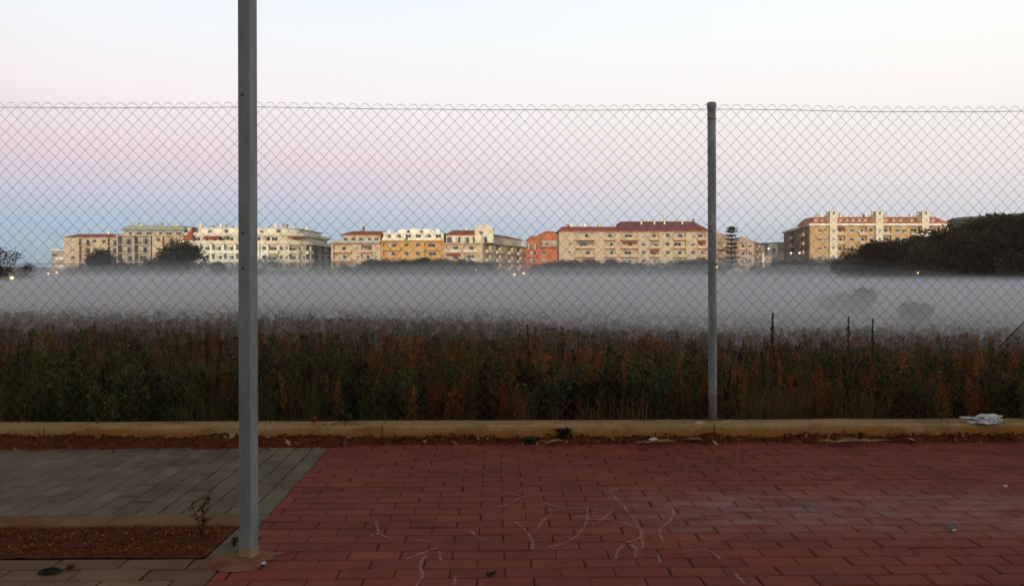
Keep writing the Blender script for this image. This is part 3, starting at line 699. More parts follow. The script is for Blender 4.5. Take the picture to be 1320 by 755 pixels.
# ------------------------------------------------------------------ weeds behind the fence
def nz(x, y, s, sd): return mn.noise(Vector((x * s, y * s, sd)))
def scatter(n, v0, v1, halfw):
    out = []
    while len(out) < n:
        v = random.uniform(v0, v1); hw = halfw(v); u = random.uniform(-hw, hw); x, y = rot(u, v); out.append((x, y, terr(x, y)))
    return out
def spires(pts, hf, n, leaf, cols, width, lo=.12, blade=.0045, ratio=.5):
    """upright feathery weeds: crossed thin stems and many upward leaflets in a spindle"""
    VV, CC = [], []
    for (x, y, z) in pts:
        h = hf(x, y) * random.choice((random.uniform(.5, .9), random.uniform(.75, 1.15), random.uniform(.75, 1.0))); tx, ty = random.gauss(0, .10), random.gauss(0, .10)
        base = np.array(cols(x, y)) * random.uniform(.45, 1.2)
        def pos(t): return np.stack([x + tx * h * t ** 1.3, y + ty * h * t ** 1.3, z + h * t], -1)
        nseg = 3; ts = np.linspace(0, 1, nseg + 1)
        for k in range(nseg):
            a, b_ = pos(ts[k]), pos(ts[k + 1]); w = blade * (1 - ts[k] * .6)
            for d in ((w, 0, 0), (0, w, 0)):
                d = np.array(d); VV.append(np.array([[a - d, b_ - d * .7, b_ + d * .7, a + d]])); CC.append(base[None] * .8)
        # side branches: clumps make a ragged spindle
        t = lo + (1 - lo) * rng.uniform(0, 1, n) ** .85
        prof = np.sin(np.pi * np.clip((t - lo) / (1 - lo) * .85 + .12, 0, 1)) ** .8
        an = rng.uniform(0, 6.283, n); rad = width * h * prof * rng.uniform(.1, 1, n)
        P = pos(t); P[:, 0] += np.cos(an) * rad; P[:, 1] += np.sin(an) * rad; P[:, 2] += rad * .9
        s = rng.uniform(leaf * .5, leaf * 1.3, n)[:, None]
        d = np.stack([np.cos(an) * .45, np.sin(an) * .45, rng.uniform(.3, 1.1, n)], 1) + rng.normal(0, .22, (n, 3)); d /= np.linalg.norm(d, axis=1)[:, None]
        w = np.cross(d, rng.normal(0, 1, (n, 3))); w /= np.linalg.norm(w, axis=1)[:, None]
        VV.append(np.stack([P - d * s, P + w * s * ratio, P + d * s, P - w * s * ratio], 1)); CC.append(base[None] * rng.uniform(.6, 1.45, (n, 1)) * (1 + rng.normal(0, .08, (n, 3))))
    return np.concatenate(VV), np.clip(np.concatenate(CC), .002, 1)
def tufts(pts, hf, n, w0, cols):
    VV, CC = [], []
    for (x, y, z) in pts:
        h = hf(x, y) * random.uniform(.6, 1.1); base = np.array(cols(x, y)) * random.uniform(.7, 1.25)
        an = rng.uniform(0, 6.283, n); le = rng.uniform(.1, .65, n); hh = h * rng.uniform(.5, 1, n); bx = x + rng.normal(0, .05, n); by = y + rng.normal(0, .05, n)
        prev = None
        for k, t in enumerate((0, .45, .8, 1.0)):
            px_ = bx + np.cos(an) * le * hh * t ** 1.8; py_ = by + np.sin(an) * le * hh * t ** 1.8; pz_ = z + hh * (t - .18 * t ** 3)
            wd = w0 * (1.0, .8, .45, .06)[k]; sx_, sy_ = -np.sin(an + .6) * wd, np.cos(an + .6) * wd
            a = np.stack([px_ - sx_, py_ - sy_, pz_], 1); b_ = np.stack([px_ + sx_, py_ + sy_, pz_], 1)
            if prev is not None: VV.append(np.stack([prev[0], a, b_, prev[1]], 1)); CC.append(base[None] * np.repeat(rng.uniform(.6, 1.4, (n, 1)), 1, 1))
            prev = (a, b_)
    return np.concatenate(VV), np.clip(np.concatenate(CC), .002, 1)
hw = lambda v: v * .68 + 2.4
def russet(x, y):
    k = nz(x, y, .35, 2) + .25 * nz(x, y, 2, 8) + (.15 if x > -1.5 else -.22); r = (.28, .095, .024) if k > -.05 else (.085, .048, .016)
    if random.random() < .22: r = (.34, .135, .036)
    if random.random() < (.3 if k > -.05 else .6): r = random.choice([(.07, .055, .02), (.05, .05, .018), (.035, .025, .012)])
    return r
def midc(x, y): return random.choice([(.19, .085, .035), (.14, .085, .035), (.11, .09, .035), (.07, .065, .028), (.22, .10, .03)])
def greenish(x, y): return random.choice([(.065, .085, .022), (.10, .11, .026), (.13, .105, .028), (.035, .042, .015)])
def strawc(x, y): return random.choice([(.17, .10, .035), (.12, .07, .025), (.08, .075, .02), (.20, .11, .04)])
def hrus(x, y): return .47 + .18 * nz(x, y, .4, 44) + .20 * nz(x, y, 1.1, 4) + .20 * nz(x, y, 2.4, 3)
def hgr(x, y): return .42 + .22 * nz(x, y, .9, 14) + .1 * nz(x, y, 3, 15)
pr = [p for p in scatter(3600, 6.72, 9.6, hw) if nz(p[0], p[1], 1.6, 50) > -.06 and nz(p[0], p[1], .45, 2) + (.25 if -1.6 < p[0] < 5 else -.12) > random.uniform(-.25, .25)]
def stuff(name, label, cat, V_, C_): return tag(link(name, tri_mesh(name, V_, C_, M['leaf'])), label, cat, kind='stuff')
stuff('dry_weeds', 'russet dry weeds crowding behind the wire fence', 'weeds', *spires(pr, hrus, 130, .0125, russet, .125, lo=.04, blade=.0025))
pr = scatter(230, 6.8, 10.5, hw)
stuff('dry_weeds', 'taller dry stems standing above the other weeds', 'weeds', *spires(pr, lambda x, y: .70 + .12 * nz(x, y, 1, 9), 90, .011, russet, .05, lo=.3, blade=.003))
pr = scatter(1500, 9.2, 15, hw)
stuff('dry_weeds', 'brown dry weeds further out in the field', 'weeds', *spires(pr, lambda x, y: hrus(x, y) * random.uniform(.5, .95), 70, .017, midc, .13))
pg = [p for p in scatter(3000, 6.70, 9.4, hw) if nz(p[0], p[1], .7, 77) > -.02]
stuff('green_weeds', 'dark green undergrowth behind the low wall', 'weeds', *spires(pg, hgr, 70, .019, greenish, .22, lo=.02))
pt = scatter(2200, 6.72, 11, hw)
stuff('grass', 'dry grass tufts behind the low wall', 'grass', *tufts(pt, lambda x, y: .46 + .2 * nz(x, y, .7, 20), 26, .0024, lambda x, y: strawc(x, y) if nz(x, y, .4, 30) > 0 else greenish(x, y)))
pf = scatter(4200, 13, 32, lambda v: v * .66 + 2)
stuff('field_growth', 'brown field growth running into the mist', 'weeds', *spires(pf, lambda x, y: .40 + .14 * nz(x, y, .3, 4), 42, .024, midc, .30, blade=.006))
pf = scatter(3000, 29, 75, lambda v: v * .66 + 3)
stuff('field_growth', 'far field growth half lost in the mist', 'weeds', *spires(pf, lambda x, y: .45, 16, .06, midc, .45, blade=.01))
# single plants that stand out
def tall_spire(label, px, py, Y, wd, cols, n=260, leaf=.013, lean=(0, 0), cat='seed stalk'):
    top = at(px, py, Y); z0 = terr(top.x, Y); h = top.z - z0; t = thing('seed_stalk', label, cat, (top.x - lean[0], Y - lean[1], z0))
    mb = MB(); pts = [(lean[0] * (k / 8) ** 2, lean[1] * (k / 8) ** 2, h * k / 8) for k in range(9)]; mb.tube(pts, [.006 - .0005 * k for k in range(9)], 6); mb.obj('stem', M['bark'], t, smooth=True)
    tt_ = .35 + .65 * rng.uniform(0, 1, n) ** .8; pr_ = np.sin(np.pi * np.clip((tt_ - .35) / .65 * .8 + .15, 0, 1))
    clump = .6 + .4 * np.sin(tt_ * 60); an = rng.uniform(0, 6.283, n); rad = wd * pr_ * clump * rng.uniform(.1, 1, n)
    P = np.stack([lean[0] * tt_ ** 2 + np.cos(an) * rad, lean[1] * tt_ ** 2 + np.sin(an) * rad, h * tt_ + rad * .5], 1)
    V_, C_ = leaves_at(P, (leaf * .5, leaf * 1.2), cols, 1.0, .6); link('seed_head', tri_mesh('seed_head', V_, C_, M['leaf']), t); return t
rc = [(.13, .045, .018), (.10, .05, .02), (.16, .07, .025)]
tall_spire('tallest brown seed stalk behind the fence, just right of the fence post', 996, 404, 7.2, .030, rc, 420)
tall_spire('rust seed stalk right of the tallest, left one of a close pair', 1094, 408, 7.6, .024, rc, 300)
tall_spire('dark seed stalk, right one of the close pair against the mist', 1125, 411, 7.7, .020, [(.06, .04, .02), (.09, .045, .02)], 300)
tall_spire('slender rust seed stalk rising in the middle of the weeds', 680, 418, 7.8, .022, rc, 260)
tall_spire('short rust seed stalk near the middle seed stalk, to its left', 592, 438, 7.4, .022, rc, 220)
tall_spire('rust seed stalk left of the centre above the russet weeds', 497, 436, 7.6, .024, rc, 240)
tall_spire('leaning dry stalk arching to the right at the far right edge', 1322, 414, 7.0, .018, [(.17, .09, .035), (.13, .06, .025)], 200, lean=(.55, .1))
def leafy(label, px, py, Y, h, n, lw, cols):
    p = at(px, py, Y); z0 = terr(p.x, Y); t = thing('leafy_shrub', label, 'shrub', (p.x, Y, z0)); H_ = p.z - z0; sm_, lm = MB(), MB()
    for s_ in range(9):
        a = random.uniform(0, 6.28); r = random.uniform(.1, .42); pts = [Vector((math.cos(a) * r * (k / 4) ** 1.3, math.sin(a) * r * .6 * (k / 4) ** 1.3, H_ * random.uniform(.9, 1.0) * k / 4)) for k in range(5)]
        sm_.tube(pts, [.006, .005, .004, .003, .002], 5)
        for l in range(n):
            k = random.uniform(.9, 4); i = min(3, int(k)); q_ = pts[i].lerp(pts[i + 1], k - i); b_ = random.uniform(0, 6.28); f = random.uniform(.7, 1.3)
            leaf_blade(lm, q_, (math.cos(b_), math.sin(b_), .2), lw * random.uniform(2, 3.4), lw, .25, .6, tuple(c * f for c in random.choice(cols)))
    sm_.obj('stem', M['bark'], t, smooth=True); lm.obj('leaves', M['leaf'], t, color=True)
g1 = [(.07, .13, .04), (.10, .16, .05), (.05, .09, .03)]
leafy('yellow green leafy shrub among the weeds left of the fence post', 824, 447, 7.05, .6, 24, .022, [(.13, .20, .045), (.16, .21, .06), (.08, .12, .035)])
leafy('broad dark green shrub among the russet weeds near the centre', 712, 462, 6.85, .5, 26, .024, g1)
leafy('green leafy shrub low between the centre shrub and the fence post', 850, 470, 6.85, .5, 22, .022, g1)
leafy('dark green leafy shrub among the weeds right of the seed stalks', 1180, 482, 6.85, .5, 22, .022, [(.03, .06, .022), (.045, .075, .028)])
leafy('dull green shrub behind the fence left of the steel pole', 205, 470, 6.9, .5, 24, .020, [(.035, .05, .018), (.05, .06, .02)])

# ------------------------------------------------------------------ trees
def crown_mesh(seed, lobes, n, leaf, cols, flat=1.0, hollow=.55, skirt=0):
    """lobes: (x,y,z,r) in a unit crown; leaves in clumped shells, gaps left between the lobes"""
    r_ = np.random.default_rng(seed); PP = []; k = len(lobes); wts = np.array([l[3] ** 2 for l in lobes]); wts /= wts.sum(); CC = []
    for l, m in zip(lobes, (wts * n).astype(int)):
        d = r_.normal(0, 1, (m, 3)); d /= np.linalg.norm(d, axis=1)[:, None]; rad = l[3] * r_.uniform(hollow, 1.08, m) ** .7
        # bumpy lobe surface
        b_ = np.array([mn.noise(Vector(tuple(q * 2.2)) + Vector((l[0] * 5, l[1] * 5, l[2] * 5))) for q in d]); rad *= 1 + .35 * b_
        p = d * rad[:, None]; p[:, 2] *= flat; PP.append(p + np.array(l[:3])); CC.append(np.ones(m) * r_.uniform(.5, 1.7))
    P = np.concatenate(PP); f = np.concatenate(CC); m = len(P); a = r_.uniform(0, 6.283, m); el = r_.normal(0, .7, m); s = r_.uniform(leaf * .5, leaf * 1.3, m)[:, None]
    d = np.stack([np.cos(a) * np.cos(el), np.sin(a) * np.cos(el), np.sin(el)], 1); w = np.cross(d, r_.normal(0, 1, (m, 3))); w /= np.linalg.norm(w, axis=1)[:, None]
    V_ = np.stack([P - d * s, P + w * s * .6, P + d * s, P - w * s * .6], 1)
    C_ = np.array(cols)[r_.integers(0, len(cols), m)] * (f * r_.uniform(.7, 1.35, m))[:, None]
    return tri_mesh('crown', V_, C_, M['leaf'])
dk = [(.026, .032, .012), (.042, .044, .016), (.058, .050, .020)]; rd_ = [(.060, .026, .014), (.045, .028, .014), (.035, .03, .014)]; pn = [(.04, .042, .016), (.065, .055, .02), (.085, .055, .022)]
def lob(seed, n, w, h, z0, rr=(.22, .4)):
    r_ = random.Random(seed); out = []
    for i in range(n):
        a = r_.uniform(0, 6.28); q = r_.uniform(0, 1) ** .5; zz = r_.uniform(-1, 1); k = math.sqrt(max(.05, 1 - zz * zz)); out.append((math.cos(a) * q * w * k, math.sin(a) * q * w * k, z0 + zz * h, r_.uniform(*rr)))
    return out
# unit trees: height 1, base at 0
CR = {
    'round': [crown_mesh(s, lob(s, 11, .26, .24, .60, (.14, .24)), 5200, .022, dk) for s in (1, 2, 3)],
    'broad': [crown_mesh(s, lob(s, 15, .50, .20, .62, (.15, .26)), 5600, .022, dk) for s in (11, 12, 13)],
    'pine': [crown_mesh(s, lob(s, 13, .50, .10, .78, (.12, .20)), 5600, .020, pn, .8) for s in (21, 22, 23)],
    'wood': [crown_mesh(s, lob(s, 17, .46, .26, .58, (.12, .22)), 6000, .022, [(.07, .058, .020), (.11, .070, .026), (.045, .045, .018)], 1, .7) for s in (51, 52, 53)],
    'tall': [crown_mesh(s, lob(s, 12, .16, .32, .56, (.12, .2)), 2200, .022, dk) for s in (31, 32)],
    'red': [crown_mesh(s, lob(s, 12, .30, .26, .60, (.12, .22)), 2600, .016, rd_, 1, .1) for s in (41, 42)],
}
def trunk_mesh(kind, seed):
    r_ = random.Random(seed); mb = MB(); top = {'pine': .72, 'tall': .7}.get(kind, .55); lean = r_.uniform(-.04, .04)
    mb.tube([(0, 0, -.03), (lean * .3, 0, top * .4), (lean, 0, top)], [.030, .022, .014], 7)
    for i in range(5):
        a = i * 1.3 + r_.random(); z = top * r_.uniform(.45, .95); w = {'pine': .36, 'broad': .36, 'tall': .12}.get(kind, .22)
        mb.tube([(lean * z / top, 0, z), (math.cos(a) * w * .5, math.sin(a) * w * .5, z + .10), (math.cos(a) * w, math.sin(a) * w, z + .2)], [.012, .009, .004], 5)
    return mb.mesh('trunk', M['bark'], smooth=True)
TR = {k: [trunk_mesh(k, i) for i in range(len(v))] for k, v in CR.items()}
def tree(kind, px, pytop, Y, label, name='tree', wide=1.0, group=None, var=None, bury=0.0):
    top = at(px, pytop, Y); z0 = terr(top.x, Y) - bury; h = (top.z - z0) / .98; i = (int(px) if var is None else var) % len(CR[kind])
    t = thing(name, label, 'tree', (top.x, Y, z0), random.uniform(0, 6.28), group)
    for nm, me in (('trunk', TR[kind][i]), ('crown', CR[kind][i])):
        o = link(nm, me, t); o.scale = (h * wide, h * wide, h)
    return t
tree('red', 3, 312, 95, 'reddish half bare tree at the left edge of the photo', 'bare_tree', 1.0)
tree('red', 25, 337, 120, 'low reddish shrubby tree just right of the left edge tree', 'bare_tree', 1.3)
tree('round', 131, 321, 232, 'small round dark tree in front of the beige block with red roof', 'round_tree', 1.25)
tree('round', 232, 307, 225, 'large round dark tree in front of the long white block', 'round_tree', 1.22, var=1)
tree('round', 214, 322, 228, 'smaller dark tree leaning against the left of the large round tree', 'round_tree', 1.2, var=2)
tree('red', 184, 328, 234, 'brownish tree between the two round dark trees', 'bare_tree', 1.1)
tree('round', 282, 337, 235, 'low dark tree right of the large round tree', 'round_tree', 1.3)
tree('broad', 160, 338, 238, 'low spreading tree left of the brownish tree', 'broad_tree', 1.2)
belt = [(92, 345), (110, 342), (310, 343), (336, 346), (362, 348)]
for k, (x, y) in enumerate(belt): tree('broad', x, y, 236 + (k % 3) * 6, f"low misty tree below the {'beige block with red roof' if k < 2 else 'long white block'}, {['leftmost', 'right of the leftmost', 'nearest the steel pole', 'right of the steel pole', 'farthest right'][k]}", 'low_tree', 1.1, 'low trees on the left')
orde = ['leftmost', 'second', 'third', 'fourth', 'fifth', 'sixth', 'seventh', 'eighth', 'ninth', 'tenth', 'eleventh', 'twelfth']
b1 = [(447, 345, 0), (463, 341, 1), (480, 338, 0), (497, 336.5, 1), (514, 336, 0), (531, 335.5, 1), (549, 335, 0), (567, 336, 1), (585, 335.5, 0), (600, 337, 1), (615, 341, 0)]
for k, (x, y, q_) in enumerate(b1): tree('broad' if k % 3 else 'round', x, y - (3, 1, 4, 2)[k % 4], 238 + q_ * 8, f'low dark tree below the orange block, {orde[k]} from the left there', 'low_tree', 1.35, 'dark tree belt below the orange block')
b2 = [(697, 342, 0), (712, 338, 1), (727, 337.5, 0), (742, 336, 1), (757, 335, 0), (772, 342, 1), (788, 338, 0), (806, 339.5, 1), (826, 341, 0), (846, 342, 1), (868, 338, 0), (888, 336.5, 1)]
for k, (x, y, q_) in enumerate(b2): tree('broad' if k % 3 else 'round', x, y - (3, 1, 4, 2)[k % 4], 238 + q_ * 8, f'low dark tree below the long dark red roofed block, {orde[k]} from the left', 'low_tree', 1.35, 'dark tree belt below the long block')
b3 = [(905, 336, 0), (918, 339, 1), (935, 345, 0), (975, 343, 1), (1003, 337, 0), (1020, 336, 1), (1040, 337, 0), (1058, 335.5, 1), (1076, 336.5, 0)]
for k, (x, y, q_) in enumerate(b3): tree('broad' if k % 3 else 'round', x, y - (3, 1, 4, 2)[k % 4], 236 + q_ * 8, f'low grey green tree between the fence post and the wooded slope, {orde[k]} from the left', 'low_tree', 1.35, 'tree belt right of the fence post')
# the dark wood on the right: umbrella pines stepping up towards the edge
w1 = [(1103, 322, 150, 'broad'), (1122, 318, 148, 'pine'), (1146, 309, 146, 'broad'), (1166, 307, 140, 'pine'), (1188, 305, 138, 'broad'), (1208, 300, 134, 'pine'), (1228, 294, 130, 'broad'), (1250, 289, 126, 'pine'),
      (1272, 283, 122, 'broad'), (1294, 277, 118, 'pine'), (1318, 275, 114, 'broad'), (1345, 276, 112, 'pine'), (1372, 278, 116, 'broad')]
for k, (x, y, Y, kd) in enumerate(w1): tree('wood' if kd == 'broad' else kd, x, y + (3, -2, 2, -3, 1)[k % 5], Y, f'dark tree on the skyline of the wooded slope, {(orde + ["thirteenth"])[k]} from the left', 'pine_tree' if kd == 'pine' else 'broad_tree', 1.05, 'trees of the dark wood on the right')
w2 = [(1108, 329, 134), (1136, 322, 126), (1160, 320, 120), (1184, 318, 118), (1206, 313, 114), (1230, 307, 110), (1254, 303, 106), (1280, 298, 102), (1306, 294, 98), (1334, 292, 96)]
for k, (x, y, Y) in enumerate(w2): tree('wood', x, y, Y, f'dark tree in the front row of the wooded slope, {orde[k]} from the left', 'broad_tree', 1.2, 'front trees of the dark wood on the right')
# saplings in the mist
tree('broad', 1112, 371, 46, 'grey bushy sapling in the mist behind the seed stalks', 'sapling', .8, var=0)
tree('broad', 1087, 376, 48, 'fainter sapling in the mist, left of the grey bushy one', 'sapling', 1.5)
tree('broad', 1178, 389, 36, 'faint low bush in the mist right of the two saplings', 'bush', 1.2)
# the tiered norfolk pine
p = at(943, 293, 232); z0 = terr(p.x, 232); Hn = p.z - z0; t = thing('tiered_pine', 'tall tiered conifer standing dark against the pink sky right of the fence post', 'tree', (p.x, 232, z0))
mb = MB(); mb.tube([(0, 0, -.2), (0, 0, Hn * .5), (0, 0, Hn)], [.28, .18, .05], 8); mb.obj('trunk', M['bark'], t, smooth=True)
PP = []
tiers = [(1.0, .8), (.975, 2.0), (.93, 2.1), (.86, 1.5), (.80, 1.9), (.72, 1.7), (.65, 2.1), (.57, 1.8), (.49, 2.3), (.41, 2.0), (.33, 2.5), (.25, 2.4)]
lim = MB()
for (k, r) in tiers:
    for i in range(7):
        a = i * .9 + k * 9; rr_ = r * random.uniform(.75, 1.1); lim.tube([(0, 0, Hn * k - .3), (math.cos(a) * rr_, math.sin(a) * rr_, Hn * k)], [.06, .02], 4)
        m = 42; q_ = rng.uniform(.1, 1, m); PP.append(np.stack([math.cos(a) * rr_ * q_ + rng.normal(0, .14, m), math.sin(a) * rr_ * q_ + rng.normal(0, .14, m), Hn * k - .3 + .35 * q_ + rng.normal(0, .12, m)], 1))
V_, C_ = leaves_at(np.concatenate(PP), (.12, .28), [(.02, .03, .014), (.03, .036, .018)], .6); lim.obj('limb', M['bark'], t); link('foliage', tri_mesh('foliage', V_, C_, M['leaf']), t)

# ------------------------------------------------------------------ apartment blocks
def plain(name, c, rough=.85, v=.12):
    return mat_noise(name, tuple(q * (1 - v) for q in c), tuple(q * (1 + v * .6) for q in c), .35, rough, .2, 2, .02, c3=tuple(q * .8 for q in c), s3=.8, t3=(.5, .75))
BM = {'beige': plain('beige render', (.47, .385, .275)), 'cream': plain('cream render', (.62, .57, .44)), 'white': plain('white render', (.70, .69, .62)), 'grey': plain('grey and shaded white render', (.34, .33, .29)),  # grey also carries the painted shade of the white block's right wing
      'orange': plain('orange render', (.50, .30, .12)), 'terra': plain('terracotta render', (.44, .145, .065)), 'brick': plain('ochre brick', (.44, .30, .15)), 'brown': plain('shaded ochre brick', (.24, .15, .09)),  # brown: ochre wall of the golden block's left end, shade put into the colour
      'pink': plain('pinkish render', (.44, .33, .27)), 'sage': plain('sage green metal', (.38, .41, .34)), 'redtrim': plain('red trim', (.28, .085, .05)), 'pale': plain('pale render', (.50, .40, .27)),
      'bright': plain('bright white', (.72, .70, .62))}
def tile_mat(name, c1, c2):
    m, nt, b = new_mat(name); v = coords(nt); w = N(nt, 'ShaderNodeTexWave'); w.inputs['Scale'].default_value = 1.2; w.inputs['Distortion'].default_value = .4; L(nt, v, w.inputs[0])
    c = mixc(nt, w.outputs['Fac'], c1, c2); f = noise_n(nt, .5, 5, .7, v); r = rampn(nt, [(.35, (.7, .7, .7)), (.7, (1.2, 1.2, 1.2))]); L(nt, f, r.inputs[0])
    L(nt, mixc(nt, 1.0, c, r.outputs[0], 'MULTIPLY'), b.inputs['Base Color']); b.inputs['Roughness'].default_value = .85; return m
BM['tile'] = tile_mat('red roof tiles', (.22, .055, .035), (.32, .09, .055)); BM['slate'] = tile_mat('dark red roof tiles', (.095, .030, .034), (.14, .045, .048)); BM['otile'] = tile_mat('orange roof tiles', (.36, .13, .06), (.44, .18, .09))
def glass_mat():
    m, nt, b = new_mat('window glass'); setc(b.inputs['Base Color'], (.035, .038, .042)); b.inputs['Roughness'].default_value = .55; b.inputs['Specular IOR Level'].default_value = .15; return m
BM['glass'] = glass_mat(); BM['frame'] = plain('window frame', (.5, .48, .44)); BM['shutter'] = plain('roller shutter', (.42, .40, .34)); BM['wood'] = plain('brown shutter', (.17, .09, .05)); BM['awn'] = plain('awning canvas', (.30, .075, .05)); BM['gawn'] = plain('green awning', (.16, .20, .14)); BM['aglass'] = plain('frosted balcony panel', (.30, .33, .31), .4)
_mc = {}
def win_mesh(w, h, st):
    k = (round(w, 1), round(h, 1), st)
    if k not in _mc:
        mb = MB(); f = .09
        mb.box(-w / 2, w / 2, .06, .10, 0, h, 1)                              # glass
        mb.box(-w / 2, -w / 2 + f, 0, .055, 0, h, 0); mb.box(w / 2 - f, w / 2, 0, .055, 0, h, 0); mb.box(-w / 2 + f, w / 2 - f, 0, .055, h - f, h, 0); mb.box(-w / 2 + f, w / 2 - f, 0, .055, 0, f, 0); mb.box(-.04, .04, .002, .05, f, h - f, 0)
        if st: mb.box(-w / 2 + f, w / 2 - f, .01, .045, h - f - (h - 2 * f) * (.35 if st == 1 else .75), h - f - .002, 2)
        mb.box(-w / 2 - .1, w / 2 + .1, -.16, -.002, -.1, -.002, 0)                                  # sill
        _mc[k] = mb.mesh('window', [BM['frame'], BM['glass'], BM['shutter']])
    return _mc[k]
def door_mesh(w, h, st):
    k = ('d', round(w, 1), round(h, 1), st)
    if k not in _mc:
        mb = MB(); mb.box(-w / 2, w / 2, .06, .1, 0, h, 1); n = max(2, int(w / .9))
        for i in range(n + 1):
            x = -w / 2 + (w - .08) * i / n; mb.box(x, x + .08, 0, .055, 0, h - .1, 0)
        mb.box(-w / 2, w / 2, 0, .055, h - .098, h, 0)
        if st: mb.box(-w / 2 + .09, -w / 2 + w * (.5 if st == 1 else .35), .006, .05, .02, h - .12, 2)
        _mc[k] = mb.mesh('balcony_door', [BM['frame'], BM['glass'], BM['shutter']])
    return _mc[k]
def bal_mesh(w, d, st, key, mat, trim):
    k = ('b', round(w, 1), round(d, 1), st, key, trim)
    if k not in _mc:
        mb = MB(); mb.box(-w / 2, w / 2, -d, -.003, -.22, 0, 1)
        if st == 'solid': mb.box(-w / 2, w / 2, -d, -d + .12, .002, .95, 0)
        elif st == 'glass':
            mb.box(-w / 2 + .03, w / 2 - .03, -d + .03, -d + .07, .05, .9, 2); mb.box(-w / 2, w / 2, -d, -d + .1, .902, .98, 1)
        else:
            mb.box(-w / 2, w / 2, -d, -d + .06, .94, 1.0, 3); n = int(w / .28)
            for i in range(n + 1):
                x = -w / 2 + (w - .04) * i / n; mb.box(x, x + .04, -d + .01, -d + .05, .002, .938, 3)
        if st != 'rail':
            for s_ in (-1, 1): mb.box(min(s_ * w / 2, s_ * (w / 2 - .1)), max(s_ * w / 2, s_ * (w / 2 - .1)), -d + .122, -.003, .002, .93, 0)
        _mc[k] = mb.mesh('balcony', [mat, BM[trim], BM['aglass'], BM['wood']])
    return _mc[k]
class Bld:
    def __init__(s, name, label, origin, rz, fh=3.0):
        s.t = thing(name, label, 'building', origin, rz); s.fh = fh; s.rnd = random.Random(label)
    def part(s, nm, mb, mats, parent=None): return mb.obj(nm, mats, parent or s.t)
    def facade(s, x0, y0, ang, length, z0, floors, pattern, wall, bal='solid', balmat=None, trim='white', proj=1.1, skip=(), zfill=None, depth_body=None):
        """front wall along a line from (x0,y0) heading ang; pattern: list of (kind, width)"""
        A = Matrix.Translation((x0, y0, 0)) @ Matrix.Rotation(ang, 4, 'Z'); tot = sum(p[1] for p in pattern); k = length / tot; fh = s.fh; W_ = MB(); rec = MB()
        balmat = balmat or wall
        for f in range(floors):
            z = z0 + f * fh; x = 0
            for (kd, w) in pattern:
                w *= k; xa, xb = x, x + w; x = xb; cx = (xa + xb) / 2
                if kd == '.': W_.box(xa, xb, 0, .3, z, z + fh, M=A)
                elif kd == 'C': W_.box(xa, xb, -proj, .3, z, z + fh, M=A)
                elif kd in 'Ww':
                    ww = min(w * .62, 1.5 if kd == 'W' else .9); wh_ = 1.35 if kd == 'W' else 1.0; zs = z + (.95 if kd == 'W' else 1.2)
                    W_.box(xa, cx - ww / 2, 0, .3, z, z + fh, M=A); W_.box(cx + ww / 2, xb, 0, .3, z, z + fh, M=A); W_.box(cx - ww / 2, cx + ww / 2, 0, .3, z, zs, M=A); W_.box(cx - ww / 2, cx + ww / 2, 0, .3, zs + wh_, z + fh, M=A)
                    o = link('window', win_mesh(ww - .006, wh_ - .006, s.rnd.choice((0, 0, 1, 2))), s.t); o.matrix_local = A @ Matrix.Translation((cx, .14, zs + .003))
                elif kd in 'BT':
                    # recessed loggia with slab and parapet
                    rec.box(xa, xb, 1.3, 1.5, z + .0, z + fh - .002, M=A); W_.box(xa, xb, 0, 1.298, z + fh - .32, z + fh, M=A)
                    W_.box(xa, xa + .14, .002, 1.298, z, z + fh - .322, M=A); W_.box(xb - .14, xb, .002, 1.298, z, z + fh - .322, M=A)
                    if kd == 'B':
                        o = link('balcony', bal_mesh(w - .06, proj, bal, balmat.name, balmat, trim), s.t); o.matrix_local = A @ Matrix.Translation((cx, 0, z))
                    dw = min(w * .6, 2.6); o = link('balcony_door', door_mesh(dw, 2.2, s.rnd.choice((0, 1, 2))), s.t); o.matrix_local = A @ Matrix.Translation((cx + s.rnd.uniform(-.1, .1) * w, 1.195, z + .002))
                    if s.rnd.random() < .14 and kd == 'B':
                        mb = MB(); wq = w * .4
                        n = len(mb.v); mb.poly([(-wq, -.01, 2.5), (wq, -.01, 2.5), (wq, -proj * .9, 1.9), (-wq, -proj * .9, 1.9)]); mb.poly([(-wq, -proj * .9, 1.9), (wq, -proj * .9, 1.9), (wq, -proj * .9, 1.65), (-wq, -proj * .9, 1.65)])
                        o = mb.obj('awning', BM[s.rnd.choice(('awn', 'gawn', 'shutter'))], s.t); o.matrix_local = A @ Matrix.Translation((cx, 0, z))
        s.part('wall', W_, wall)
        if rec.v: s.part('loggia_wall', rec, wall)
    def body(s, pts, z0, z1, mat, nm='wall_core'):
        a = sum(pts[i][0] * pts[(i + 1) % len(pts)][1] - pts[(i + 1) % len(pts)][0] * pts[i][1] for i in range(len(pts)))
        mb = MB(); mb.prism(pts if a > 0 else pts[::-1], z0, z1); return s.part(nm, mb, mat)
    def slab(s, x0, x1, y0, y1, z, t, mat, nm='cornice'):
        mb = MB(); mb.box(x0, x1, y0, y1, z, z + t); return s.part(nm, mb, mat)
    def roof(s, x0, x1, y0, y1, z, h, inx, iny, mat, nm='roof', over=.5, top=None):
        mb = MB(); a = [(x0 - over, y0 - over, z), (x1 + over, y0 - over, z), (x1 + over, y1 + over, z), (x0 - over, y1 + over, z)]
        b_ = [(x0 + inx[0], y0 + iny, z + h), (x1 - inx[1], y0 + iny, z + h), (x1 - inx[1], y1 - iny, z + h), (x0 + inx[0], y1 - iny, z + h)]
        mb.poly(a[::-1]); mb.poly(b_)
        for i in range(4): j = (i + 1) % 4; mb.poly([a[i], a[j], b_[j], b_[i]])
        return s.part(nm, mb, mat)
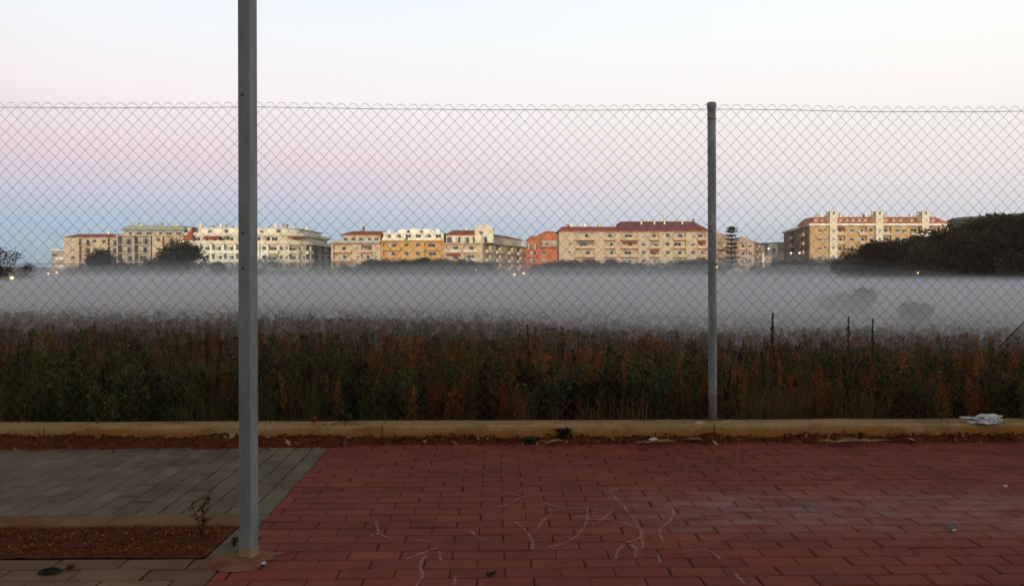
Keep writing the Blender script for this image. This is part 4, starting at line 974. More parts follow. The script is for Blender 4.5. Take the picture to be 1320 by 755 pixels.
    def chimney(s, x, y, z, h=1.6, w=.9, mat=None, parent=None):
        mb = MB(); mb.box(x - w / 2, x + w / 2, y - w / 2, y + w / 2, z - .4, z + h); mb.box(x - w / 2 - .12, x + w / 2 + .12, y - w / 2 - .12, y + w / 2 + .12, z + h + .002, z + h + .16); return s.part('chimney', mb, mat or BM['white'], parent)
    def pent(s, x0, x1, y0, y1, z, h, mat, n=4, parapet=None, wins=True):
        mb = MB(); mb.box(x0, x1, y0, y1, z, z + h); mb.box(x0 - .4, x1 + .4, y0 - .5, y1 + .3, z + h + .002, z + h + .2); o = s.part('penthouse', mb, mat)
        if wins:
            for i in range(n):
                cx = x0 + (x1 - x0) * (i + .5) / n; ob = link('balcony_door', door_mesh(min(2.0, (x1 - x0) / n * .55), min(2.1, h - .4), s.rnd.choice((0, 1, 2))), s.t); ob.location = (cx, y0 - .102, z + .01)
        return o
    def antenna(s, x, y, z, h=2.5):
        mb = MB(); mb.tube([(x, y, z - .3), (x, y, z + h)], .04, 5)
        for k in (.6, .75, .9): mb.box(x - .5 * (1.2 - k), x + .5 * (1.2 - k), y - .02, y + .02, z + h * k, z + h * k + .04)
        s.part('antenna', mb, BM['grey'])
    def arc(s): pass
def X(px, Y): return (px - 660) / F * Y
def Z(py, Y): return at(660, py, Y).z
GZ = -.6   # ground at the buildings
def fz(Y, py, fh, n): return Z(py, Y) - fh * n    # floor-0 level so that level n sits at py

# --- A: small grey block, far left
Y = 315; b_ = Bld('apartment_block', 'small grey white block at the far left end of the row', (X(66, Y), Y, 0), 0); w = X(86, Y) - X(66, Y); z = Z(323, Y)
b_.body([(0, .3), (w, .3), (w, 12), (0, 12)], GZ, z, BM['grey']); b_.facade(0, 0, 0, w, z - 9.4, 3, [('W', 3), ('B', 4), ('.', .6)], BM['grey'], 'solid', BM['white']); b_.slab(-.3, w + .3, -.6, 12.2, z + .002, .4, BM['white']); b_.chimney(4.3, 4, z + .4, 2.2)
# --- B: beige, red mono-pitch roof
Y = 300; x0, x1 = 83, 152; b_ = Bld('apartment_block', 'beige block with a sloping red roof at the left of the row', (X(x0, Y), Y, 0), 0); w = X(x1, Y) - X(x0, Y); z = Z(306, Y)
b_.body([(0, 1.5), (w, 1.5), (w, 15), (0, 15)], GZ, z, BM['beige']); b_.facade(0, 0, 0, w, z - 15, 5, [('.', 2), ('W', 3), ('.', .8), ('B', 5), ('W', 2.4), ('.', 1.2), ('W', 2.6), ('B', 4)], BM['beige'], 'rail', BM['beige'], 'beige')
r = b_.roof(0, w, 0, 15, z, 1.4, (4, .2), 3, BM['tile']); b_.chimney(w * .72, 5, z + 1.3, 1); b_.slab(-1.2, -.002, 1, 9, z - 3.2, .35, BM['white']); b_.antenna(w * .3, 6, z + 1)
# --- C: grey green frames with sage metal roof
Y = 292; x0, x1 = 152, 237; b_ = Bld('apartment_block', 'grey block with framed balconies and pale green metal roof', (X(x0, Y), Y, 0), 0, 3.05); w = X(x1, Y) - X(x0, Y); z = Z(304, Y)
b_.body([(0.003, 1.5), (w, 1.5), (w, 15), (0.003, 15)], GZ, z, BM['grey']); b_.facade(0, 0, 0, w * .52, z - 15.25, 5, [('C', .5), ('B', 4.4), ('C', .5), ('B', 4.4), ('C', .5)], BM['grey'], 'rail', BM['grey'], 'pale', .9)
b_.facade(w * .52, 0, 0, w * .48 - .01, z - 15.25, 5, [('.', 1), ('W', 2.6), ('B', 4.5), ('W', 2.4), ('.', .6)], BM['pale'], 'rail', BM['pale'], 'pale', .9)
za_c = z + 3.6; b_.slab(-.2, w, -1.2, 15, z + .002, .35, BM['pale']); b_.pent(1, w - 1, 3, 13, z + .354, 1.6, BM['grey'], 6); b_.roof(.5, w - .5, 1.6, 14, z + 2.16, 1.7, (1.2, 1.2), 2.2, BM['sage']); b_.chimney(w * .25, 6, z + 3.4, .8); b_.chimney(w * .8, 6, z + 3.4, .8)
# --- D: long white curved block
Y = 280; b_ = Bld('apartment_block', 'long curved white block with stacked terraces behind the steel pole', (X(236, Y), Y, 0), 0, 3.05)
ox = X(236, Y); za = za_d = Z(314.5, Y); fl = 4
pa = (0, 0); pb_ = (X(346, Y) - ox, 0); arc_pts = [pb_]
cxr = pb_[0]; R_ = 12.4; 
for k in range(1, 6): a = k / 5 * math.radians(80); arc_pts.append((cxr + R_ * math.sin(a), R_ * (1 - math.cos(a))))
pe = arc_pts[-1]; ew = X(427, 322) - ox; endp = (ew + 1.2, 322 - Y)
def back(p): return p
foot = [(0, 1.5), (pb_[0], 1.5)] + [(cxr + (R_ - 1.5) * math.sin(k / 5 * math.radians(80)), 1.5 + (R_ - 1.5) * (1 - math.cos(k / 5 * math.radians(80)))) for k in range(1, 6)] + [(endp[0] - 1.5, endp[1]), (endp[0] - 14, endp[1]), (cxr - 3, 16), (0, 16)]
b_.body(foot, GZ, za + .0, BM['white'])
b_.facade(0, 0, 0, pb_[0], za - 12.2, 4, [('.', 1.5), ('B', 3.6), ('C', .6), ('B', 3.2), ('C', .6), ('B', 3.2), ('C', .6), ('B', 3.2), ('C', .6), ('B', 3.2), ('C', .5), ('B', 3.2), ('C', .5), ('W', 2.6)], BM['white'], 'solid', BM['white'], 'white', .9)
for i in range(len(arc_pts) - 1):
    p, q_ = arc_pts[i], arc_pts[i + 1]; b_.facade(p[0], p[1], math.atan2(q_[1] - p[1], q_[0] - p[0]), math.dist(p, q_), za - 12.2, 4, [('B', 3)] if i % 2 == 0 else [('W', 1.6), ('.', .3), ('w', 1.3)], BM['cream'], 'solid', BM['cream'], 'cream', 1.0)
p, q_ = arc_pts[-1], endp; b_.facade(p[0], p[1], math.atan2(q_[1] - p[1], q_[0] - p[0]), math.dist(p, q_), za - 12.2, 4, [('W', 3), ('B', 4), ('W', 3), ('B', 4), ('W', 3), ('B', 4), ('W', 3), ('.', 1)], BM['grey'], 'rail', BM['white'], 'white', .8)  # receding wing in grey instead of white, its shade painted in
def band(poly, z0, z1, mat, nm):
    mb = MB(); mb.prism(poly, z0, z1); return b_.part(nm, mb, mat)
def offs(o, oe=None):
    return [(0.1, o), (pb_[0], o)] + [(cxr + (R_ - o) * math.sin(k / 5 * math.radians(80)), o + (R_ - o) * (1 - math.cos(k / 5 * math.radians(80)))) for k in range(1, 6)] + [(endp[0] - o, endp[1] - max(o, 0)), (endp[0] - 13, endp[1] - max(o, 0)), (cxr - 3, 15.5), (0.1, 15.5)]
band(offs(-1.0), za + .004, za + .3, BM['cream'], 'terrace_slab')
pf = offs(-.9); 
mb = MB()
for i in range(7):
    a, c = Vector(pf[i]), Vector(pf[i + 1]); d = (c - a).normalized(); n_ = Vector((d.y, -d.x)); ln = (c - a).length; Mx = Matrix.Translation((a.x, a.y, za + .302)) @ Matrix.Rotation(math.atan2(d.y, d.x), 4, 'Z'); mb.box(0.01, ln, 0, .14, 0, .85, M=Mx)
b_.part('terrace_parapet', mb, BM['cream'])
band(offs(2.2), za + .302, za + 3.0, BM['cream'], 'attic')
band(offs(1.0), za + 3.002, za + 3.25, BM['cream'], 'terrace_slab')
mb = MB(); pf = offs(1.1)
for i in range(7):
    a, c = Vector(pf[i]), Vector(pf[i + 1]); d = (c - a).normalized(); ln = (c - a).length; Mx = Matrix.Translation((a.x, a.y, za + 3.252)) @ Matrix.Rotation(math.atan2(d.y, d.x), 4, 'Z'); mb.box(0.01, ln, 0, .14, 0, .7, M=Mx)
b_.part('terrace_parapet', mb, BM['cream'])
band(offs(4.2)[1:] if False else offs(4.2), za + 3.252, za + 5.6, BM['white'], 'penthouse'); band(offs(3.5), za + 5.602, za + 5.8, BM['cream'], 'roof_slab')
for i, px in enumerate((252, 262, 273, 284, 295, 306, 318, 330, 342, 352)):
    o = link('balcony_door', door_mesh(2.0, 2.2, i % 3), b_.t); o.location = (X(px, Y) - ox, 2.095, za + .31)
    if i % 2: o = link('window', win_mesh(1.4, 1.3, i % 3), b_.t); o.location = (X(px + 3, Y) - ox, 4.1, za + 3.9)
for (xa, xb, mt) in ((262, 283, 'awn'), (287, 293, 'gawn'), (338, 345, 'shutter')):
    mb = MB(); A0, A1 = X(xa, Y) - ox, X(xb, Y) - ox; mb.poly([(A0, 2.0, za + 2.7), (A1, 2.0, za + 2.7), (A1, -.3, za + 2.0), (A0, -.3, za + 2.0)]); mb.poly([(A0, -.3, za + 2.0), (A1, -.3, za + 2.0), (A1, -.3, za + 1.7), (A0, -.3, za + 1.7)]); b_.part('awning', mb, BM[mt])
mb = MB()
for i in (2, 3):
    a = math.radians(16 * i + 8); Mx = Matrix.Translation((cxr + (R_ - 1.9) * math.sin(a), R_ - (R_ - 1.9) * math.cos(a), za)) @ Matrix.Rotation(a, 4, 'Z'); mb.poly([Mx @ Vector(q) for q in ((-1.8, .0, 2.7), (1.8, 0, 2.7), (1.8, -2.2, 2.0), (-1.8, -2.2, 2.0))])
b_.part('awning', mb, BM['awn'])
mb = MB(); zz = za + 3.25; mb.poly([(-.9, .4, zz - 2.6), (-.9, 12, zz - 2.6), (3.2, 12, zz + 2.6), (3.2, .4, zz + 2.6)]); mb.poly([(-.9, .4, zz - 2.6), (3.2, .4, zz + 2.6), (3.2, .4, zz - 2.6)]); b_.part('red_gable_roof', mb, BM['tile'])
for px in (275, 300, 347, 362, 380, 398): b_.chimney(X(px, Y) - ox if px < 370 else X(px, Y + 10) - ox - 3, 8 if px < 370 else 20, za + 5.8, .7 + (px % 3) * .3, .9)
for px in (268, 350, 372): b_.antenna(X(px, Y) - ox, 9, za + 5.8, 2)
# --- E: beige with red trim bands
Y = 285; x0, x1 = 427, 491; b_ = Bld('apartment_block', 'beige block with red banded balconies and low red roof, left of the orange one', (X(x0, Y), Y, 0), 0, 3.0); w = X(x1, Y) - X(x0, Y); z = Z(314.5, Y)
b_.body([(0, 1.5), (w, 1.5), (w, 15), (0, 15)], GZ, z, BM['pale']); b_.facade(0, 0, 0, w, z - 12, 4, [('.', .6), ('B', 6), ('.', .8), ('w', 2), ('B', 3.6), ('.', .4), ('w', 1.8), ('.', .5)], BM['pale'], 'solid', BM['pale'], 'redtrim', 1.1)
b_.slab(-.4, w + .2, -1.2, 15, z + .002, .3, BM['redtrim']); mb = MB(); mb.box(0.2, w - .2, -1, -.88, z + .304, z + 1.2); b_.part('terrace_parapet', mb, BM['aglass'])
b_.pent(3.2, w - .5, 2.4, 13, z + .304, 2.7, BM['pale'], 5); r = b_.roof(3.2, w + .4, 2.2, 13, z + 3.2, 1.6, (3.4, 1), 3.4, BM['tile'], over=.8); b_.chimney(X(465, Y) - X(x0, Y), 6, z + 4.6, 1.6, .7, BM['redtrim']); b_.chimney(X(478, Y) - X(x0, Y), 6, z + 4.4, .6, .6)
# --- F: orange with white penthouse
x0, x1 = 491, 573; b_ = Bld('apartment_block', 'bright orange block topped with a white penthouse', (X(x0, Y) + .1, Y + .4, 0), 0, 2.9); w = X(x1, Y) - X(x0, Y) - .2; z = Z(311, Y)
b_.body([(0, 1.5), (w, 1.5), (w, 15), (0, 15)], GZ, z, BM['orange']); b_.facade(0, 0, 0, w, z - 14.5, 5, [('.', .5), ('B', 5.6), ('.', .4), ('W', 3), ('.', .6), ('W', 3), ('.', .5), ('B', 5.6), ('.', .8)], BM['orange'], 'solid', BM['orange'], 'orange', .9)
b_.slab(-.05, w + .05, -1.0, 15, z + .002, .4, BM['orange']); b_.pent(.4, w - .4, 1.8, 13, z + .404, 2.5, BM['bright'], 6)
mb = MB(); mb.box(.3, w * .36, .2, .34, z + .404, z + 1.25); mb.box(w * .42, w * .95, .2, .34, z + .404, z + 1.3); b_.part('terrace_parapet', mb, BM['bright'])
mb = MB()
for k in range(9):
    a0 = math.pi * k / 8
for (c_, rr_) in ((w * .34, 2.4), (w * .52, 3.0), (w * .72, 2.6)):
    n = 10; pr0 = [(c_ + rr_ * math.cos(math.pi * i / n), z + 3.1 + rr_ * .55 * math.sin(math.pi * i / n)) for i in range(n + 1)]
    for i in range(n): mb.poly([(pr0[i][0], 3, pr0[i][1]), (pr0[i + 1][0], 3, pr0[i + 1][1]), (pr0[i + 1][0], 11, pr0[i + 1][1]), (pr0[i][0], 11, pr0[i][1])])
    mb.poly([(q[0], 3, q[1]) for q in pr0]); mb.poly([(q[0], 11, q[1]) for q in pr0][::-1])
b_.part('vaulted_roof', mb, BM['bright']); b_.chimney(w * .1, 5, z + 3.1, .9, 1.2, BM['bright']); b_.chimney(w * .88, 5, z + 3.1, 1.2, 1.4, BM['bright']); b_.antenna(w * .2, 8, z + 3, 2.4); b_.antenna(w * .62, 8, z + 4.5, 1.8)
# --- G: beige with gable tower and receding side
x0, x1 = 573, 622; b_ = Bld('apartment_block', 'pale beige corner block with red roof, gabled top and receding right side', (X(x0, Y), Y, 0), 0, 3.0); ox = X(x0, Y); w = X(x1, Y) - ox; z = Z(314, Y); e = (X(679, 330) - ox, 330 - Y)
sl = math.atan2(e[1], e[0] - w); ln = math.dist((w, 0), e)
b_.body([(0, 1.5), (w - .3, 1.5), (e[0] - 1.6, e[1]), (e[0] - 14, e[1]), (w - 6, 15), (0, 15)], GZ, z, BM['pale'])
b_.facade(0, 0, 0, w, z - 12, 4, [('.', .4), ('B', 5), ('.', .5), ('B', 4.4), ('.', 1.6)], BM['pale'], 'solid', BM['cream'], 'pink', 1.0)
b_.facade(w, 0, sl, ln, z - 12, 4, [('.', 2), ('B', 4), ('W', 3), ('B', 4), ('W', 3), ('.', 2), ('B', 4), ('W', 3), ('B', 4), ('W', 3), ('.', 1)], BM['pale'], 'solid', BM['cream'], 'pink', .9)
mb = MB(); mb.prism([(-.2, -1.1), (w + .6, -1.1), (e[0] + .7, e[1]), (e[0] - 14, e[1]), (w - 6, 15), (-.2, 15)], z + .002, z + .3); b_.part('terrace_slab', mb, BM['pink'])
mb = MB(); mb.prism([(0.5, 2), (w - .3, 2), (e[0] - 2.2, e[1] - 2), (e[0] - 13, e[1] - 2), (w - 6, 14), (0.5, 14)], z + .302, z + 3.0); b_.part('attic', mb, BM['cream'])
for i in range(4): o = link('balcony_door', door_mesh(1.8, 2.1, i % 3), b_.t); o.location = (1.6 + i * 3, 1.895, z + .31)
b_.roof(.4, w - .2, 2, 12, z + 3.002, 1.9, (2, .5), 3, BM['tile'], over=.7)
Mx = Matrix.Translation((w, 0, 0)) @ Matrix.Rotation(sl, 4, 'Z'); mb = MB()
R1 = [(8, 1, z + 3.004), (ln, 1, z + 3.004), (ln, 11, z + 3.004), (8, 11, z + 3.004), (9, 6, z + 4.9), (ln - 2, 6, z + 4.4)]; R1 = [tuple(Mx @ Vector(q)) for q in R1]
for f in ((0, 1, 5, 4), (1, 2, 5), (2, 3, 4, 5), (3, 0, 4), (3, 2, 1, 0)): mb.poly([R1[i] for i in f])
b_.part('roof', mb, BM['tile'])
mb = MB(); g0, g1 = X(612, Y) - ox, X(636, Y) - ox; zt = Z(294, Y)
mb.box(g0, g1, .6, 8, z + .304, zt); b_.part('gable_tower', mb, BM['cream']); mb = MB(); gm = (g0 + g1) / 2; mb.poly([(g0 - .3, .5, zt + .002), (g1 + .3, .5, zt + .002), (gm, .5, zt + 1.5)]); mb.poly([(g0 - .3, .5, zt + .002), (gm, .5, zt + 1.5), (gm, 8, zt + 1.5), (g0 - .3, 8, zt + .002)]); mb.poly([(g1 + .3, .5, zt + .002), (g1 + .3, 8, zt + .002), (gm, 8, zt + 1.5), (gm, .5, zt + 1.5)]); mb.poly([(g0 - .3, 8, zt + .002), (gm, 8, zt + 1.5), (g1 + .3, 8, zt + .002)]); b_.part('gable_roof', mb, BM['cream'])
o = link('balcony_door', door_mesh(2.2, 2.1, 1), b_.t); o.location = (gm, .495, z + .31); o = link('window', win_mesh(1.3, 1.2, 0), b_.t); o.location = (gm - 1, .48, z + 3.2); b_.chimney(X(600, Y) - ox, 6, z + 4.6, .8, .8); b_.antenna(gm, 5, zt + 1.3, 1.6)
# --- H: terracotta with rounded top
Y = 312; x0, x1 = 678, 725; b_ = Bld('apartment_block', 'terracotta red block with a rounded upper floor in the middle of the row', (X(x0, Y), Y, 0), 0, 3.0); ox = X(x0, Y); w = X(x1, Y) - ox; z = Z(321, Y)
b_.body([(0, 1.5), (w, 1.5), (w, 14), (0, 14)], GZ, z, BM['terra']); b_.facade(0, 0, 0, w, z - 9, 3, [('.', .6), ('B', 3.4), ('.', .8), ('W', 2.4), ('.', 3), ('w', 1.4), ('.', .6)], BM['terra'], 'solid', BM['terra'], 'redtrim', .9)
c_ = X(709, Y) - ox; rr_ = X(724, Y) - X(693, Y); rr_ /= 2
def disc(r, z0, z1, m, nm, r2=None):
    mb = MB(); n = 20; r2 = r if r2 is None else r2
    for k, (q, zz) in enumerate(((r, z0), (r2, z1))):
        for i in range(n): mb.v.append((c_ + q * math.cos(2 * math.pi * i / n), 5 + q * math.sin(2 * math.pi * i / n), zz))
    for i in range(n): j = (i + 1) % n; mb.f.append([i, j, n + j, n + i]); mb.m.append(0); mb.c.append((1, 1, 1))
    mb.f.append([n + i for i in range(n)]); mb.m.append(0); mb.c.append((1, 1, 1)); mb.f.append(list(range(n))[::-1]); mb.m.append(0); mb.c.append((1, 1, 1)); return b_.part(nm, mb, m)
disc(rr_ + .5, z + .002, z + 1.0, BM['redtrim'], 'terrace_parapet'); disc(rr_ - .2, z + 1.002, z + 3.4, BM['pink'], 'round_room'); disc(rr_ + .4, z + 3.402, z + 6.0, BM['terra'], 'mansard', rr_ - .4); disc(rr_ - .8, z + 6.002, z + 6.9, BM['otile'], 'roof', rr_ * .4)
for i in range(4): a = math.radians(-140 + i * 33); o = link('window', win_mesh(1.5, 1.3, i % 3), b_.t); o.location = (c_ + (rr_ - .12) * math.cos(a), 5 + (rr_ - .12) * math.sin(a), z + 1.5); o.rotation_euler[2] = a + math.pi / 2
b_.pent(.4, c_ - rr_ + .6, 2, 10, z + .01, 3.4, BM['terra'], 2); b_.roof(.4, c_ - rr_ + .8, 2, 10, z + 3.63, 1.6, (1.6, .2), 2, BM['otile'], over=.4)
# --- I: long block with dark red mansard
Y = 290; x0, xm, x1 = 721, 797, 913; b_ = Bld('apartment_block', 'long beige block with red tiles at left and a tall dark red roof at right', (X(x0, Y), Y, 0), 0, 3.0); ox = X(x0, Y); w = X(x1, Y) - ox; wm = X(xm, Y) - ox; z = Z(298.5, Y)
xe = X(944, Y + 22) - ox; za_i = z
b_.body([(0, 1.5), (w, 1.5), (xe - 1, 22), (xe - 14, 22), (w - 8, 16), (0, 16)], GZ, z, BM['beige'])
b_.facade(0, 0, 0, wm, z - 18, 6, [('.', 2), ('w', 1.8), ('.', .6), ('B', 5.6), ('.', 2.6), ('B', 3.2), ('.', .8)], BM['beige'], 'solid', BM['pale'], 'redtrim', 1.0)
b_.facade(wm, 0, 0, w - wm, z - 18, 6, [('.', .6), ('B', 6), ('.', .5), ('W', 2.6), ('.', .5), ('B', 3.4), ('.', 1.6), ('W', 2.4), ('.', .5), ('B', 4.4), ('.', 1.2), ('W', 2.4), ('B', 3), ('.', .8)], BM['beige'], 'solid', BM['pale'], 'redtrim', 1.0)
a_ = math.atan2(22, xe - w); b_.facade(w, 0, a_, math.dist((w, 0), (xe, 22)), z - 18, 5, [('.', .5), ('B', 6), ('.', .6), ('B', 6), ('.', .6), ('B', 5)], BM['beige'], 'solid', BM['pale'], 'redtrim', 1.2)
b_.slab(-.3, w + .3, -1.3, 16, z + .002, .3, BM['redtrim'])
b_.roof(0, wm - .1, -.4, 15, z + .304, 1.6, (1, .1), 3.5, BM['tile'], over=.6); r = b_.roof(wm + .1, w, 0, 15, z + .304, 3.4, (1.2, 5), 1.6, BM['slate'], over=.5)
for px in (737, 755, 775): b_.chimney(X(px, Y) - ox, 4, z + 1.6, 1.1, .8)
for px in (827, 844, 857, 880): b_.chimney(X(px, Y) - ox, 1.2, z + 1.6, 2.3, .55, BM['cream'], None)
for px in (742, 760, 864): b_.antenna(X(px, Y) - ox, 8, z + 2.5, 2.0)
# --- J: pinkish block behind the conifer, receding
Y = 318; x0, x1 = 950, 984; b_ = Bld('apartment_block', 'pinkish block behind the tiered conifer', (X(x0, Y), Y, 0), 0, 3.0); w = X(972, Y) - X(x0, Y); e = (X(985, Y + 34) - X(x0, Y), 34); z = Z(312, Y)
b_.body([(0, 1.5), (w, 1.5), (e[0] - .3, e[1]), (0, e[1])], GZ, z, BM['pink']); b_.facade(0, 0, 0, w, z - 12, 4, [('.', .4), ('B', 3.6), ('W', 2.2), ('.', .5)], BM['pink'], 'solid', BM['beige'], 'redtrim', .9)
b_.facade(w, 0, math.atan2(e[1], e[0] - w), math.dist((w, 0), e), z - 12, 4, [('W', 3), ('B', 4), ('W', 3), ('W', 3)] , BM['pink'], 'solid', BM['pink'], 'pink', .7)
mb = MB(); q4 = [(-.3, -.4, z + .01), (w + .5, -.4, z + .01), (e[0] + .4, e[1], z + .01), (-.3, e[1], z + .01), (w * .45, 3, z + 2.3), (w * .6, e[1] - 3, z + 2.3)]
for f in ((0, 1, 4), (1, 2, 5, 4), (2, 3, 5), (3, 0, 4, 5)): mb.poly([q4[i] for i in f])
b_.part('roof', mb, BM['beige'])
# --- K: small white houses and tower
def house(x0, x1, yt, Y, label, mat, h=1.0, roofm='otile', nm='white_house'):
    b_ = Bld(nm, label, (X(x0, Y), Y, 0), 0, 3.0); w = X(x1, Y) - X(x0, Y); z = Z(yt, Y); b_.body([(0, .3), (w, .3), (w, 9), (0, 9)], GZ, z, mat)
    n = max(1, int((z - 3) / 3)); b_.facade(0, 0, 0, w, z - n * 3, n, [('.', .5)] + [('W', 2.6)] * max(1, int(w / 3)) + [('.', .5)], mat); 
    if h: b_.roof(0, w, 0, 9, z + .002, h, (w * .35, w * .35), 3.5, BM[roofm], over=.3)
    return b_
house(973, 985, 326, 345, 'small grey white house right of the pinkish block', BM['white'], 0)
house(984, 994, 330, 350, 'lowest pale house left of the white tower', BM['pink'], .8)
b_ = house(1000, 1010, 333, 352, 'low white house right of the white tower', BM['white'], .6)
b_ = Bld('bell_tower', 'small white tower with a dark arched opening below the far hill', (X(993, 355), 355, 0), 0); w = X(1002, 355) - X(993, 355); z = Z(316.5, 355)
mb = MB(); mb.box(0, w * .3, 0, 3, GZ, z); mb.box(w * .7, w, 0, 3, GZ, z); mb.box(w * .3, w * .7, 0, 3, z - 1.1, z); mb.box(w * .3, w * .7, 0, 3, GZ, z - 3.6); mb.box(w * .3, w * .7, 2.5, 3, z - 3.6, z - 1.1); b_.part('wall', mb, BM['white']); b_.roof(0, w, 0, 3, z + .002, .7, (.3, .3), .5, BM['white'], over=.15)
house(948, 964, 351, 205, 'pale low house half hidden in the mist below the conifer', BM['bright'], 1.3, 'white', 'misty_house')
# --- L: golden block with three towers on the right
Y = 280; x0, x1 = 1043, 1222; b_ = Bld('apartment_block', 'large golden brick block with three towers at the right', (X(x0, Y), Y, 0), 0, 3.05); ox = X(x0, Y); w = X(x1, Y) - ox; z = Z(291, Y); e = (X(1010, 332) - ox, 52)
b_.body([(0.2, 1.5), (w, 1.5), (w, 17), (e[0] + 16, e[1]), (e[0] + 1.5, e[1])], GZ, z, BM['brick'])
f6 = z - 18.3; za_l = z
tw = [X(p, Y) - ox for p in (1072, 1131, 1190)]; hw_ = 1.25
pat = [('.', .8), ('W', 2.4), ('.', 1.2), ('B', 4), ('.', .3)]
b_.facade(0, 0, 0, tw[0] - hw_, f6, 6, [('.', 1.3), ('.', 1.6), ('W', 2.4), ('w', 1.6), ('.', .3)], BM['brick'], 'solid', BM['pale'])
def mid(a, c, pat, **k): b_.facade(a, 0, 0, c - a, f6, 6, pat, BM['brick'], 'solid', BM['pale'], 'pale', 1.0, **k)
mid(tw[0] + hw_, tw[1] - hw_, [('B', 3), ('.', .8), ('W', 2.4), ('.', .6), ('B', 2.8), ('.', .3), ('W', 1.8)]); mid(tw[1] + hw_, tw[2] - hw_, [('B', 3.2), ('.', .8), ('W', 2.2), ('W', 2.2), ('.', .6), ('B', 3.2)]); mid(tw[2] + hw_, w, [('B', 4), ('W', 2.2), ('.', .5)])
a_ = math.atan2(-e[1], -e[0]); b_.facade(e[0], e[1], a_, math.dist((0, 0), e), f6 + 0, 6, [('.', 2), ('W', 3), ('W', 3), ('.', 2), ('B', 4), ('.', 2), ('W', 3), ('W', 3), ('.', 2), ('B', 4), ('.', 2), ('W', 3)], BM['brown'], 'solid', BM['pale'], 'pale', .8)  # shade of this end is put into its wall colour
for c_ in tw:
    mb = MB(); zt = Z(277, Y); mb.box(c_ - hw_ + .003, c_ + hw_ - .003, -1.4, 4, GZ, zt); o = b_.part('tower', mb, BM['cream'])
    for s_ in (-1, 1):
        for yy in (-1.3, 1.5):
            mb = MB(); cx = c_ + s_ * (hw_ - .4); mb.box(cx - .4, cx + .4, yy, yy + 1, zt + .002, zt + 1.3); mb.obj('merlon', BM['cream'], o)
    for f in range(6): q_ = link('window', win_mesh(.8, 1.1, f % 3), o); q_.location = (c_, -1.5, f6 + f * 3.05 + 1.1)
mb = MB()
mb.prism([(-.6, -1.3), (w + .6, -1.3), (w + .6, 17.5), (e[0] + 16, e[1] + .5), (e[0] - .8, e[1] + .5)], z + .002, z + .7); b_.part('cornice', mb, BM['white'])
r = b_.roof(1, w, .2, 15, z + .704, 2.5, (1.5, 3), 2.8, BM['otile'], over=.4)
mb = MB(); R1 = [(.2, .2), (e[0] + .6, e[1]), (e[0] + 13, e[1]), (12, 12), (4, 6), (e[0] + 7, e[1] - 3)]; hz = [.706, .706, .706, .706, 2.8, 2.8]; P3 = [(q[0], q[1], z + k) for q, k in zip(R1, hz)]
for f in ((0, 4, 5, 1), (1, 5, 2), (2, 5, 4, 3), (3, 4, 0)): mb.poly([P3[i] for i in f])
b_.part('roof', mb, BM['otile'])
for px in (1052, 1060, 1084, 1092, 1100, 1108, 1116, 1142, 1152, 1162, 1176, 1203):
    mb = MB(); x = X(px, Y) - ox; mb.box(x - .55, x + .55, .7, 2.6, z + .9, z + 2.0); mb.poly([(x - .7, .6, z + 2.002), (x + .7, .6, z + 2.002), (x, .6, z + 2.5)]); mb.poly([(x - .7, .6, z + 2.002), (x, .6, z + 2.5), (x, 3, z + 2.5), (x - .7, 3, z + 2.002)]); mb.poly([(x + .7, .6, z + 2.002), (x + .7, 3, z + 2.002), (x, 3, z + 2.5), (x, .6, z + 2.5)])
    o = b_.part('dormer', mb, BM['pink'])
for px in (1066, 1125, 1137, 1184, 1196, 1092): b_.chimney(X(px, Y) - ox, 6, z + 3.0, 1.3, .8)
for px in (1080, 1140, 1160): b_.antenna(X(px, Y) - ox, 7, z + 3.0, 2.6)

# rooftop clutter: lift housings, tanks, vents, aerials
def clutter(t, x0, x1, y0, y1, z, n, mats, seed):
    r_ = random.Random(seed)
    for i in range(n):
        x = x0 + (x1 - x0) * (i + r_.uniform(.2, .8)) / n; y = r_.uniform(y0, y1); w_ = r_.uniform(.5, 1.6); h_ = r_.uniform(.5, 1.5); mb = MB()
        mb.box(x - w_ / 2, x + w_ / 2, y, y + w_, z - .3, z + h_); mb.box(x - w_ / 2 - .1, x + w_ / 2 + .1, y - .1, y + w_ + .1, z + h_ + .002, z + h_ + .12); mb.obj('roof_housing', BM[r_.choice(mats)], t)
        if i % 2:
            mb = MB(); mb.tube([(x + w_, y, z - .3), (x + w_, y, z + h_ + 1.4)], .045, 5); mb.box(x + w_ - .6, x + w_ + .6, y - .02, y + .02, z + h_ + 1.2, z + h_ + 1.26); mb.obj('antenna', BM['grey'], t)
for (lab, x0, x1, y0, y1, z, n, mats) in (('long curved white block', 2, 36, 5, 9, za_d + 5.8, 9, ('cream', 'white', 'grey')), ('grey block with framed', 2, 20, 4, 7, za_c, 5, ('sage', 'grey')), ('long beige block', 2, 20, 5, 9, za_i + 1.4, 5, ('cream', 'pink', 'tile')), ('long beige block', 30, 52, 3, 5, za_i + 3.6, 4, ('cream', 'slate')), ('large golden brick', 3, 45, 6, 9, za_l + 3.0, 9, ('pale', 'otile', 'cream'))):
    for o in [o for o in bpy.data.objects if o.parent is None and str(o.get('label', '')).startswith(lab)]: clutter(o, x0, x1, y0, y1, z, n, mats, n)

